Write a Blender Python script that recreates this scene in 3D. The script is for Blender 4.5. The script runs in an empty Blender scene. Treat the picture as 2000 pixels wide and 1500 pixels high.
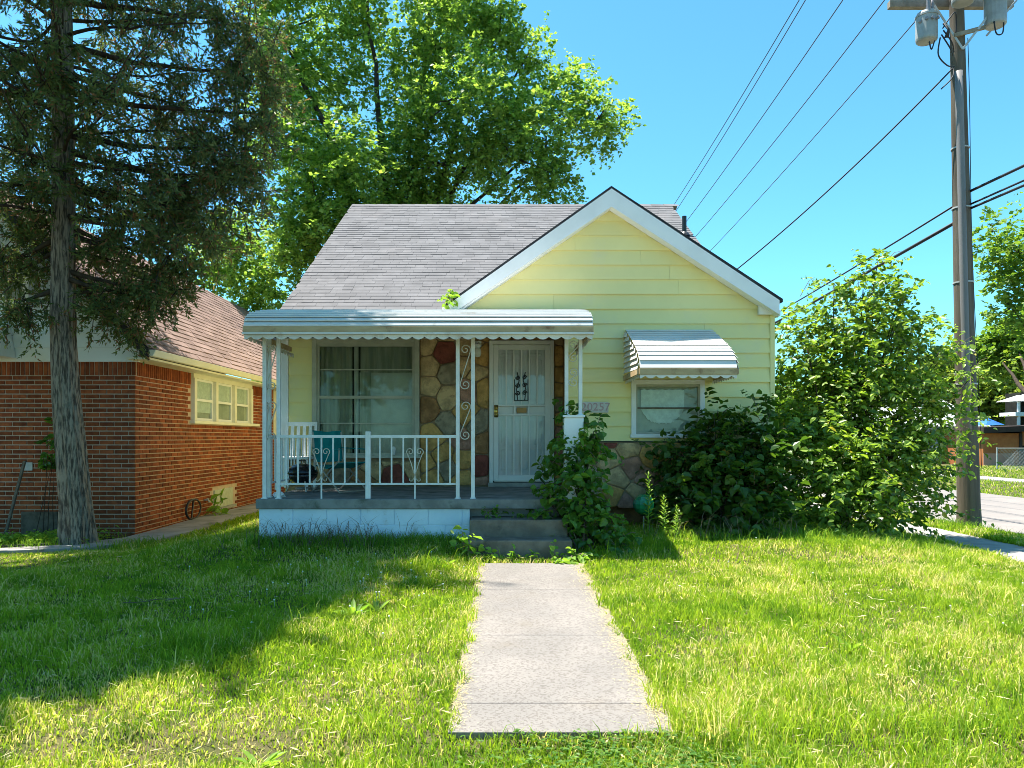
import bpy, bmesh, math, random
import numpy as np
from mathutils import Vector, Matrix

rad = math.radians
RNG = np.random.default_rng(11)
rnd = random.Random(5)
SC = bpy.context.scene
COL = SC.collection

# ------------------------------------------------------------------ camera
FPX = 1455.0                      # focal length in pixels of a 2000 px wide picture
CAMZ = 1.5
VPX, VPY = 985.0, 855.0
cam_d = bpy.data.cameras.new('camera')
cam_d.sensor_width = 36.0
cam_d.lens = FPX / 2000.0 * 36.0
cam_d.shift_x = (1000 - VPX) / 2000.0
cam_d.shift_y = (VPY - 750) / 2000.0
cam_d.clip_start = 0.05
cam_d.clip_end = 3000
cam = bpy.data.objects.new('camera', cam_d)
COL.objects.link(cam)
cam.location = (0, 0, CAMZ)
cam.rotation_euler = (rad(90), 0, 0)
SC.camera = cam

# ------------------------------------------------------------------ sky, sun, exposure
SUN = Vector((0.34, -0.18, -1.0))              # direction the light travels
s_to = -SUN.normalized()
world = bpy.data.worlds.new('World')
SC.world = world
world.use_nodes = True
wt = world.node_tree
wt.nodes.clear()
w_out = wt.nodes.new('ShaderNodeOutputWorld')
w_bg = wt.nodes.new('ShaderNodeBackground')
w_sky = wt.nodes.new('ShaderNodeTexSky')
w_sky.sky_type = 'NISHITA'
w_sky.sun_disc = False
w_sky.sun_elevation = math.asin(s_to.z)
w_sky.sun_rotation = math.atan2(s_to.x, s_to.y)
w_sky.air_density = 1.0
w_sky.dust_density = 0.3
w_sky.ozone_density = 1.6
w_bal = wt.nodes.new('ShaderNodeMix')
w_bal.data_type = 'RGBA'
w_bal.blend_type = 'MULTIPLY'
w_bal.inputs['Factor'].default_value = 1.0
w_bal.inputs['B'].default_value = (0.44, 0.92, 1.0, 1)       # camera white balance
wt.links.new(w_sky.outputs[0], w_bal.inputs['A'])
wt.links.new(w_bal.outputs['Result'], w_bg.inputs['Color'])
w_bg.inputs['Strength'].default_value = 0.102
wt.links.new(w_bg.outputs[0], w_out.inputs[0])

sun_d = bpy.data.lights.new('sun', 'SUN')
sun_d.energy = 5.0
sun_d.angle = rad(0.55)
sun_d.color = (1.0, 0.95, 0.86)
sun = bpy.data.objects.new('sun', sun_d)
COL.objects.link(sun)
sun.rotation_euler = SUN.to_track_quat('-Z', 'Y').to_euler()
sun.location = (-10, 5, 30)

SC.view_settings.view_transform = 'Standard'
SC.view_settings.look = 'None'
SC.view_settings.exposure = 1.47
SC.view_settings.gamma = 1.0
SC.view_settings.use_curve_mapping = False
SC.render.engine = 'CYCLES'
SC.cycles.max_bounces = 8
SC.cycles.diffuse_bounces = 4
SC.cycles.glossy_bounces = 3
SC.cycles.transmission_bounces = 6
SC.cycles.transparent_max_bounces = 12
SC.cycles.caustics_reflective = False
SC.cycles.caustics_refractive = False
SC.cycles.use_denoising = True
SC.cycles.filter_width = 0.9


def PX(x, Y):
    return (x - VPX) * Y / FPX


def PZ(y, Y):
    return CAMZ - (y - VPY) * Y / FPX


def P3(x, y, Y):
    return np.array((PX(x, Y), Y, PZ(y, Y)))


def sstep(a, b, x):
    t = np.clip((np.asarray(x, float) - a) / (b - a), 0, 1)
    return t * t * (3 - 2 * t)


def gz(x, y):
    """height of the ground"""
    x = np.asarray(x, float)
    y = np.asarray(y, float)
    z = 0.02 * np.clip(y, -5, 7.8) - 0.055 * (1 - sstep(3.42, 3.62, y))
    z = z + 0.10 * sstep(7.9, 8.7, y)
    w = sstep(-3.0, -4.6, x) * sstep(7.0, 10.0, y)
    z = z * (1 - w) + 0.05 * w
    w = sstep(3.6, 6.0, x)
    z = z * (1 - w) + (0.03 * w)
    w = sstep(7.4, 8.2, x)
    z = z * (1 - w) + (-0.12) * w
    w = sstep(14.0, 18.0, x)
    z = z * (1 - w) + (-0.10) * w
    z = z + 0.012 * np.sin(x * 1.7 + 0.6 * y) * np.sin(y * 1.3) * sstep(2.0, 3.0, np.abs(x))
    return z


# ------------------------------------------------------------------ materials
def new_mat(name):
    m = bpy.data.materials.new(name)
    m.use_nodes = True
    nt = m.node_tree
    nt.nodes.clear()
    out = nt.nodes.new('ShaderNodeOutputMaterial')
    return m, nt, out


def N(nt, kind, **kw):
    n = nt.nodes.new(kind)
    for k, v in kw.items():
        if k.startswith('i_'):
            n.inputs[k[2:].replace('_', ' ')].default_value = v
        else:
            setattr(n, k, v)
    return n


def mixc(nt, a, b, fac, mode='MIX'):
    n = nt.nodes.new('ShaderNodeMix')
    n.data_type = 'RGBA'
    n.blend_type = mode
    for sock, v in (('A', a), ('B', b), ('Factor', fac)):
        if isinstance(v, (int, float)):
            n.inputs[sock].default_value = v
        elif isinstance(v, (tuple, list)):
            n.inputs[sock].default_value = (*v[:3], 1)
        else:
            nt.links.new(v, n.inputs[sock])
    return n.outputs['Result']


def ramp(nt, val, lo, hi, a=0.0, b=1.0):
    n = nt.nodes.new('ShaderNodeMapRange')
    n.interpolation_type = 'SMOOTHSTEP'
    n.inputs['From Min'].default_value = lo
    n.inputs['From Max'].default_value = hi
    n.inputs['To Min'].default_value = a
    n.inputs['To Max'].default_value = b
    nt.links.new(val, n.inputs['Value'])
    return n.outputs['Result']


def pos_noise(nt, scale, detail=5, rough=0.6, stretch=None, seed=0.0):
    g = nt.nodes.new('ShaderNodeNewGeometry')
    v = g.outputs['Position']
    mp = nt.nodes.new('ShaderNodeMapping')
    mp.inputs['Location'].default_value = (seed, seed * 1.7, seed * 0.3)
    if stretch:
        mp.inputs['Scale'].default_value = stretch
    nt.links.new(v, mp.inputs['Vector'])
    n = nt.nodes.new('ShaderNodeTexNoise')
    n.inputs['Scale'].default_value = scale
    n.inputs['Detail'].default_value = detail
    n.inputs['Roughness'].default_value = rough
    nt.links.new(mp.outputs[0], n.inputs['Vector'])
    return n.outputs['Fac']


def pmat(name, c1, c2=None, scale=5.0, rough=0.8, spec=0.25, bump=0.0, bscale=60.0, bdist=0.01, island=0.0, metal=0.0,
         lo=0.35, hi=0.65, stretch=None, stain=None, stain_scale=2.0, stain_lo=0.55, stain_hi=0.7, speck=None,
         speck_scale=150.0, speck_amt=0.4, seed=0.0):
    m, nt, out = new_mat(name)
    b = nt.nodes.new('ShaderNodeBsdfPrincipled')
    b.inputs['Roughness'].default_value = rough
    b.inputs['Specular IOR Level'].default_value = spec
    b.inputs['Metallic'].default_value = metal
    if c2 is None:
        c2 = tuple(c * 0.8 for c in c1)
    f = ramp(nt, pos_noise(nt, scale, stretch=stretch, seed=seed), lo, hi)
    c = mixc(nt, c1, c2, f)
    if stain is not None:
        sf = ramp(nt, pos_noise(nt, stain_scale, 7, 0.65, seed=3.1 + seed), stain_lo, stain_hi)
        c = mixc(nt, c, stain, sf)
    if speck is not None:
        g = nt.nodes.new('ShaderNodeNewGeometry')
        vo = nt.nodes.new('ShaderNodeTexVoronoi')
        vo.inputs['Scale'].default_value = speck_scale
        nt.links.new(g.outputs['Position'], vo.inputs['Vector'])
        sep = nt.nodes.new('ShaderNodeSeparateColor')
        nt.links.new(vo.outputs['Color'], sep.inputs[0])
        sf = ramp(nt, sep.outputs[0], 0.45, 0.95, 0.0, speck_amt)
        c = mixc(nt, c, speck, sf)
    if island > 0:
        g = nt.nodes.new('ShaderNodeNewGeometry')
        oi = nt.nodes.new('ShaderNodeObjectInfo')
        ad = nt.nodes.new('ShaderNodeMath')
        ad.operation = 'ADD'
        nt.links.new(g.outputs['Random Per Island'], ad.inputs[0])
        nt.links.new(oi.outputs['Random'], ad.inputs[1])
        fr = nt.nodes.new('ShaderNodeMath')
        fr.operation = 'FRACT'
        nt.links.new(ad.outputs[0], fr.inputs[0])
        k = ramp(nt, fr.outputs[0], 0, 1, 1 - island, 1 + island)
        hs = nt.nodes.new('ShaderNodeHueSaturation')
        nt.links.new(k, hs.inputs['Value'])
        nt.links.new(c, hs.inputs['Color'])
        c = hs.outputs[0]
    nt.links.new(c, b.inputs['Base Color'])
    if bump > 0:
        bn = nt.nodes.new('ShaderNodeBump')
        bn.inputs['Strength'].default_value = bump
        bn.inputs['Distance'].default_value = bdist
        nt.links.new(pos_noise(nt, bscale, 6, 0.65, stretch=stretch), bn.inputs['Height'])
        nt.links.new(bn.outputs[0], b.inputs['Normal'])
    nt.links.new(b.outputs[0], out.inputs[0])
    return m


def leafmat(name, c1, c2, trans=0.45, tcol=None, rough=0.45, spec=0.35, dry=None, dry_amt=0.05, patch=None, tuft=None):
    m, nt, out = new_mat(name)
    g = nt.nodes.new('ShaderNodeNewGeometry')
    oi = nt.nodes.new('ShaderNodeObjectInfo')
    ad = nt.nodes.new('ShaderNodeMath')
    ad.operation = 'ADD'
    nt.links.new(g.outputs['Random Per Island'], ad.inputs[0])
    nt.links.new(oi.outputs['Random'], ad.inputs[1])
    fr = nt.nodes.new('ShaderNodeMath')
    fr.operation = 'FRACT'
    nt.links.new(ad.outputs[0], fr.inputs[0])
    r = fr.outputs[0]
    c = mixc(nt, c1, c2, ramp(nt, r, 0.0, 0.9))
    if dry is not None:
        c = mixc(nt, c, dry, ramp(nt, r, 1 - dry_amt, 1 - dry_amt + 0.02))
    if tuft is not None:
        tcl, ts = tuft
        c = mixc(nt, c, tcl, ramp(nt, pos_noise(nt, ts, 3, 0.6, seed=7.7), 0.48, 0.66, 0, .85))
    if patch is not None:
        pc, ps, plo, phi, pam = patch
        f = ramp(nt, pos_noise(nt, ps, 4, 0.6, seed=1.3), plo, phi, 0, pam)
        # straw blades appear in patches, blade by blade
        cmpn = nt.nodes.new('ShaderNodeMath')
        cmpn.operation = 'LESS_THAN'
        nt.links.new(r, cmpn.inputs[0])
        nt.links.new(f, cmpn.inputs[1])
        c = mixc(nt, c, pc, cmpn.outputs[0])
    b = nt.nodes.new('ShaderNodeBsdfPrincipled')
    b.inputs['Roughness'].default_value = rough
    b.inputs['Specular IOR Level'].default_value = spec
    nt.links.new(c, b.inputs['Base Color'])
    t = nt.nodes.new('ShaderNodeBsdfTranslucent')
    tc = mixc(nt, c, tcol or (1.0, 1.0, 0.45), 1.0, 'MULTIPLY')
    hs = nt.nodes.new('ShaderNodeHueSaturation')
    hs.inputs['Value'].default_value = 2.0
    nt.links.new(tc, hs.inputs['Color'])
    nt.links.new(hs.outputs[0], t.inputs['Color'])
    mx = nt.nodes.new('ShaderNodeMixShader')
    mx.inputs[0].default_value = trans
    nt.links.new(b.outputs[0], mx.inputs[1])
    nt.links.new(t.outputs[0], mx.inputs[2])
    nt.links.new(mx.outputs[0], out.inputs[0])
    return m


def glassmat(name, tint=(0.9, 0.95, 0.93), refl=1.5):
    m, nt, out = new_mat(name)
    tr = nt.nodes.new('ShaderNodeBsdfTransparent')
    tr.inputs['Color'].default_value = (*tint, 1)
    gl = nt.nodes.new('ShaderNodeBsdfGlossy')
    gl.inputs['Roughness'].default_value = 0.03
    fr = nt.nodes.new('ShaderNodeFresnel')
    fr.inputs['IOR'].default_value = refl
    mx = nt.nodes.new('ShaderNodeMixShader')
    gm = nt.nodes.new('ShaderNodeNewGeometry')
    inv = N(nt, 'ShaderNodeMath', operation='SUBTRACT')
    inv.inputs[0].default_value = 1.0
    nt.links.new(gm.outputs['Backfacing'], inv.inputs[1])
    mu = N(nt, 'ShaderNodeMath', operation='MULTIPLY')
    nt.links.new(fr.outputs[0], mu.inputs[0])
    nt.links.new(inv.outputs[0], mu.inputs[1])
    nt.links.new(mu.outputs[0], mx.inputs[0])
    nt.links.new(tr.outputs[0], mx.inputs[1])
    nt.links.new(gl.outputs[0], mx.inputs[2])
    nt.links.new(mx.outputs[0], out.inputs[0])
    return m


M = {}
M['ground'] = pmat('ground_soil_and_turf', (0.055, 0.070, 0.02), (0.12, 0.10, 0.05), 3.2, 0.95, 0.1, 0.6, 40, 0.03)
M['soil'] = pmat('soil', (0.055, 0.042, 0.03), (0.10, 0.075, 0.05), 9, 0.95, 0.1, 0.7, 30, 0.03)
M['path'] = pmat('exposed_aggregate', (0.245, 0.222, 0.20), (0.20, 0.184, 0.168), 1.6, 0.9, 0.15, 0.35, 170, 0.004,
                 speck=(0.10, 0.085, 0.075), speck_scale=95, speck_amt=0.55, stain=(0.19, 0.165, 0.135), stain_scale=1.7, stain_lo=.52, stain_hi=.82)
M['concrete'] = pmat('concrete', (0.36, 0.34, 0.31), (0.26, 0.25, 0.23), 3, 0.9, 0.15, 0.3, 90, 0.006,
                     stain=(0.16, 0.15, 0.13), stain_scale=2.5)
M['step'] = pmat('stained_step', (0.22, 0.185, 0.15), (0.15, 0.125, 0.10), 5, 0.95, 0.1, 0.6, 60, 0.01, stain=(0.09, 0.08, 0.065), stain_scale=3)
M['porch_concrete'] = pmat('porch_concrete', (0.26, 0.26, 0.25), (0.17, 0.17, 0.165), 4, 0.9, 0.15, 0.4, 80, 0.006,
                           stain=(0.10, 0.11, 0.09), stain_scale=3)
M['road'] = pmat('pale_road', (0.25, 0.22, 0.20), (0.21, 0.19, 0.175), 0.8, 0.9, 0.15, 0.2, 80, 0.006,
                 stain=(0.17, 0.155, 0.145), stain_scale=0.9)
M['yellow'] = pmat('yellow_siding', (0.82, 0.73, 0.33), (0.77, 0.69, 0.31), 1.5, 0.55, 0.3, 0.04, 30, 0.003, island=0.03,
                   stain=(0.72, 0.66, 0.40), stain_scale=1.2, stain_lo=0.5, stain_hi=0.8)
M['yellow_core'] = pmat('yellow_wall', (0.80, 0.70, 0.30), (0.74, 0.65, 0.28), 1.5, 0.7, 0.2)
M['white'] = pmat('white_paint', (0.82, 0.83, 0.83), (0.77, 0.78, 0.78), 3, 0.5, 0.35, 0.03, 40, 0.002)
M['iron'] = pmat('white_iron_paint', (0.76, 0.77, 0.77), (0.66, 0.67, 0.66), 8, 0.5, 0.35, 0.1, 60, 0.002,
                 stain=(0.42, 0.34, 0.26), stain_scale=9, stain_lo=0.66, stain_hi=0.74)
M['scroll'] = pmat('aged_scroll_paint', (0.62, 0.58, 0.50), (0.5, 0.45, 0.38), 9, 0.6, 0.3)
M['block'] = pmat('painted_block', (0.66, 0.77, 0.88), (0.58, 0.70, 0.82), 4, 0.75, 0.2, 0.35, 60, 0.006,
                  stain=(0.40, 0.42, 0.43), stain_scale=3.3, stain_lo=0.60, stain_hi=0.75)
M['mortar'] = pmat('mortar', (0.33, 0.24, 0.15), (0.25, 0.18, 0.11), 7, 0.95, 0.1, 0.4, 90, 0.004)
M['alum'] = pmat('white_aluminium', (0.74, 0.73, 0.71), (0.63, 0.62, 0.60), 3, 0.6, 0.3, 0.05, 20, 0.003,
                 stain=(0.46, 0.42, 0.36), stain_scale=4.5, stain_lo=0.56, stain_hi=0.8, stretch=(0.35, 1, 1))
M['tan'] = pmat('stained_tan_fascia', (0.50, 0.38, 0.22), (0.40, 0.28, 0.15), 7, 0.6, 0.3, stretch=(0.3, 1, 1),
                stain=(0.20, 0.11, 0.06), stain_scale=3.2, stain_lo=0.56, stain_hi=0.72)
M['cream'] = pmat('cream_paint', (0.80, 0.77, 0.64), (0.74, 0.71, 0.58), 3, 0.5, 0.3)
M['frame'] = pmat('aged_window_frame', (0.46, 0.46, 0.38), (0.38, 0.38, 0.31), 5, 0.55, 0.3)
M['door'] = pmat('door_paint', (0.80, 0.79, 0.76), (0.74, 0.73, 0.70), 2.5, 0.45, 0.35)
M['brass'] = pmat('brass', (0.65, 0.45, 0.12), (0.5, 0.33, 0.08), 20, 0.3, 0.5, metal=0.9)
M['wood_slot'] = pmat('mail_slot', (0.50, 0.27, 0.07), (0.42, 0.22, 0.05), 10, 0.4, 0.4)
M['black'] = pmat('black_iron', (0.018, 0.018, 0.02), (0.03, 0.03, 0.03), 10, 0.4, 0.4)
M['enamel'] = pmat('black_enamel', (0.010, 0.011, 0.013), (0.016, 0.016, 0.018), 10, 0.22, 0.5)
M['glass'] = glassmat('window_glass')
M['doorglass'] = glassmat('door_glass', (0.92, 0.94, 0.95), 1.55)
M['curtain'] = pmat('curtain', (0.33, 0.33, 0.26), (0.22, 0.23, 0.18), 3, 0.9, 0.1, stretch=(6, 1, 0.4))
M['lace'] = pmat('lace_curtain', (0.80, 0.80, 0.77), (0.66, 0.66, 0.64), 14, 0.9, 0.1)
M['sheer'] = pmat('grey_blind', (0.52, 0.50, 0.44), (0.42, 0.41, 0.37), 4, 0.9, 0.1)
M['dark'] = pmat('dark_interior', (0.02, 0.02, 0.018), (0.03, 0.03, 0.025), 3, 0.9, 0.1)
M['shingle'] = pmat('grey_shingle', (0.172, 0.168, 0.173), (0.142, 0.139, 0.143), 2.2, 0.95, 0.12, 0.5, 120, 0.006,
                    island=0.07, stain=(0.19, 0.18, 0.182), stain_scale=0.9)
M['roofedge'] = pmat('roof_edge', (0.03, 0.03, 0.035), (0.05, 0.05, 0.05), 6, 0.8, 0.2)
M['redshingle'] = pmat('brown_shingle', (0.29, 0.20, 0.17), (0.235, 0.16, 0.135), 2, 0.95, 0.12, 0.5, 110, 0.006, island=0.15)
M['brick'] = pmat('red_brick', (0.29, 0.078, 0.028), (0.19, 0.047, 0.020), 9, 0.85, 0.15, 0.4, 120, 0.004, island=0.28)
M['brickmortar'] = pmat('brick_mortar', (0.56, 0.42, 0.33), (0.48, 0.36, 0.28), 8, 0.95, 0.1, 0.3, 90, 0.003)
M['whiteside'] = pmat('white_siding', (0.80, 0.82, 0.78), (0.75, 0.77, 0.73), 1.2, 0.6, 0.25)
for k_, c_ in dict(ochre=(0.62, 0.36, 0.125), tan=(0.62, 0.43, 0.23), brown=(0.38, 0.20, 0.09), red=(0.26, 0.075, 0.055),
                   grey=(0.36, 0.29, 0.20), rose=(0.46, 0.25, 0.18)).items():
    M['stone_' + k_] = pmat('stone_' + k_, c_, tuple(v * 0.6 for v in c_), 7, 0.85, 0.2, 0.8, 22, 0.02,
                            stain=tuple(v * 0.5 for v in c_), stain_scale=9, seed=len(k_))
M['bark'] = pmat('grey_bark', (0.37, 0.295, 0.225), (0.085, 0.068, 0.054), 42, 0.95, 0.1, 1.0, 45, 0.04, stretch=(1, 1, 0.13), lo=.40, hi=.62,
                 stain=(0.20, 0.20, 0.17), stain_scale=3)
M['bark_dark'] = pmat('dark_bark', (0.075, 0.058, 0.042), (0.042, 0.032, 0.024), 9, 0.95, 0.1, 0.8, 20, 0.03, stretch=(1, 1, 0.2))
M['polewood'] = pmat('weathered_pole', (0.15, 0.128, 0.10), (0.095, 0.08, 0.062), 9, 0.9, 0.12, 0.7, 30, 0.015,
                     stretch=(1, 1, 0.06))
M['guard'] = pmat('grey_cable_guard', (0.22, 0.21, 0.21), (0.17, 0.165, 0.165), 5, 0.6, 0.3, stretch=(1, 1, 0.1))
M['galv'] = pmat('galvanised', (0.50, 0.50, 0.48), (0.40, 0.40, 0.38), 6, 0.5, 0.4, metal=0.3)
M['can'] = pmat('transformer_grey', (0.36, 0.37, 0.355), (0.28, 0.29, 0.28), 5, 0.45, 0.35, stain=(0.3, 0.22, 0.15), stain_scale=5,
                stain_lo=0.64, stain_hi=0.75)
M['arm'] = pmat('bleached_crossarm', (0.32, 0.28, 0.22), (0.23, 0.20, 0.15), 8, 0.85, 0.15, 0.3, 50, 0.005)
M['porcelain'] = pmat('porcelain', (0.25, 0.24, 0.25), (0.2, 0.19, 0.2), 6, 0.25, 0.5)
M['cable'] = pmat('black_cable', (0.025, 0.026, 0.03), (0.03, 0.03, 0.034), 6, 0.6, 0.3)
M['wire'] = pmat('grey_wire', (0.10, 0.11, 0.13), (0.09, 0.10, 0.12), 6, 0.5, 0.3)
M['teal'] = pmat('teal_fabric', (0.012, 0.24, 0.24), (0.008, 0.17, 0.18), 9, 0.8, 0.2, 0.2, 200, 0.002)
M['tube'] = pmat('chair_tube', (0.42, 0.40, 0.36), (0.34, 0.32, 0.28), 9, 0.4, 0.4, metal=0.4)
M['globe'] = pmat('green_glass_globe', (0.015, 0.22, 0.09), (0.01, 0.13, 0.06), 14, 0.12, 0.6)
M['blue'] = pmat('blue_tarp', (0.03, 0.15, 0.55), (0.02, 0.10, 0.40), 1.5, 0.6, 0.3)
M['orange_brick'] = pmat('orange_brick', (0.42, 0.17, 0.06), (0.34, 0.12, 0.045), 1.5, 0.85, 0.15)
M['pink_brick'] = pmat('pink_brick', (0.50, 0.29, 0.22), (0.44, 0.25, 0.19), 1.2, 0.85, 0.15)
M['greywall'] = pmat('grey_siding', (0.50, 0.53, 0.53), (0.44, 0.47, 0.47), 0.6, 0.7, 0.2)
M['greyroof'] = pmat('pale_grey_roof', (0.45, 0.46, 0.46), (0.40, 0.41, 0.41), 0.6, 0.9, 0.15)
M['darkroof'] = pmat('dark_roof', (0.06, 0.045, 0.04), (0.045, 0.035, 0.03), 0.9, 0.9, 0.15)
M['plaque'] = pmat('plaque', (0.62, 0.60, 0.56), (0.54, 0.52, 0.48), 20, 0.6, 0.25)
M['numerals'] = pmat('numerals', (0.52, 0.36, 0.36), (0.44, 0.29, 0.29), 20, 0.6, 0.25)
M['jar'] = pmat('frosted_jar', (0.70, 0.70, 0.64), (0.62, 0.62, 0.58), 10, 0.25, 0.5)
M['twig'] = pmat('dry_twig', (0.22, 0.17, 0.12), (0.14, 0.11, 0.08), 12, 0.9, 0.1)
M['glassblock'] = pmat('pale_vent_panel', (0.50, 0.52, 0.40), (0.42, 0.44, 0.33), 12, 0.6, 0.3, 0.3, 60, 0.004)
M['timber'] = pmat('grey_timber', (0.16, 0.13, 0.10), (0.10, 0.08, 0.06), 12, 0.9, 0.1, 0.4, 40, 0.005)
M['flower'] = pmat('white_flower', (0.75, 0.75, 0.66), (0.68, 0.68, 0.6), 40, 0.8, 0.2)

M['grass'] = leafmat('grass_blades', (0.14, 0.25, 0.016), (0.31, 0.40, 0.036), 0.42, (1.0, 1.0, 0.5), 0.6, 0.08,
                     patch=((0.60, 0.52, 0.25), 1.1, 0.36, 0.68, 0.42), tuft=((0.10, 0.21, 0.014), 3.2))
M['straw'] = leafmat('straw', (0.52, 0.43, 0.20), (0.62, 0.53, 0.30), 0.2, (1, 1, 0.8), 0.7, 0.2)
M['tallgrass'] = leafmat('tall_grass', (0.09, 0.19, 0.018), (0.18, 0.30, 0.04), 0.38, None, 0.6, 0.1)
M['maple'] = leafmat('maple_leaf', (0.075, 0.155, 0.022), (0.26, 0.365, 0.08), 0.48, (1.0, 1.0, 0.5), 0.42, 0.35)
M['shrubleaf'] = leafmat('shrub_leaf', (0.055, 0.12, 0.014), (0.25, 0.36, 0.055), 0.36, (1.0, 1.0, 0.4), 0.4, 0.4, dry=(0.42, 0.36, 0.08), dry_amt=.025)
M['mulberry'] = leafmat('mulberry_leaf', (0.032, 0.085, 0.012), (0.085, 0.16, 0.022), 0.34, (1.0, 1.0, 0.45), 0.4, 0.4, dry=(0.36, 0.30, 0.08), dry_amt=.02)  # green lowered so the leaf colour carries the deep shade by the wall
M['vine'] = leafmat('vine_leaf', (0.045, 0.125, 0.016), (0.12, 0.23, 0.03), 0.38, (1.0, 1.0, 0.45), 0.4, 0.4)
M['clover'] = leafmat('clover_leaf', (0.05, 0.14, 0.016), (0.12, 0.22, 0.028), 0.35, None, 0.45, 0.35)
M['weed'] = leafmat('weed_leaf', (0.14, 0.27, 0.03), (0.26, 0.40, 0.06), 0.4, None, 0.45, 0.35)
M['juniper'] = leafmat('juniper_spray', (0.060, 0.095, 0.034), (0.13, 0.165, 0.055), 0.36, (1.0, 1.0, 0.6), 0.6, 0.2,
                       dry=(0.20, 0.10, 0.05), dry_amt=0.12)
M['farleaf'] = leafmat('far_leaf', (0.08, 0.16, 0.025), (0.18, 0.27, 0.04), 0.4, None, 0.5, 0.3)
M['lightleaf'] = leafmat('pale_far_leaf', (0.16, 0.22, 0.04), (0.26, 0.32, 0.07), 0.4, None, 0.5, 0.3)


# ------------------------------------------------------------------ object helpers
def link(o):
    COL.objects.link(o)
    return o


def origin_of(o):
    """world origin of the thing a part belongs to (parts themselves sit at zero)"""
    v = Vector((0, 0, 0))
    while o is not None:
        v = v + o.location
        o = o.parent
    return v


def thing(name, label, cat, loc=(0, 0, 0), group=None):
    o = link(bpy.data.objects.new(name, None))
    o.empty_display_size = 0.2
    o.location = loc
    o['label'] = label
    o['category'] = cat
    if group:
        o['group'] = group
    return o


def tag(o, label=None, cat=None, group=None, kind=None):
    for k, v in (('label', label), ('category', cat), ('group', group), ('kind', kind)):
        if v:
            o[k] = v
    return o


def mesh_obj(name, me, mat, parent=None, loc=None):
    o = link(bpy.data.objects.new(name, me))
    if mat is not None:
        me.materials.clear()
        me.materials.append(M[mat] if isinstance(mat, str) else mat)
    if parent is not None:
        o.parent = parent
    if loc is not None:
        o.location = loc
    return o


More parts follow.
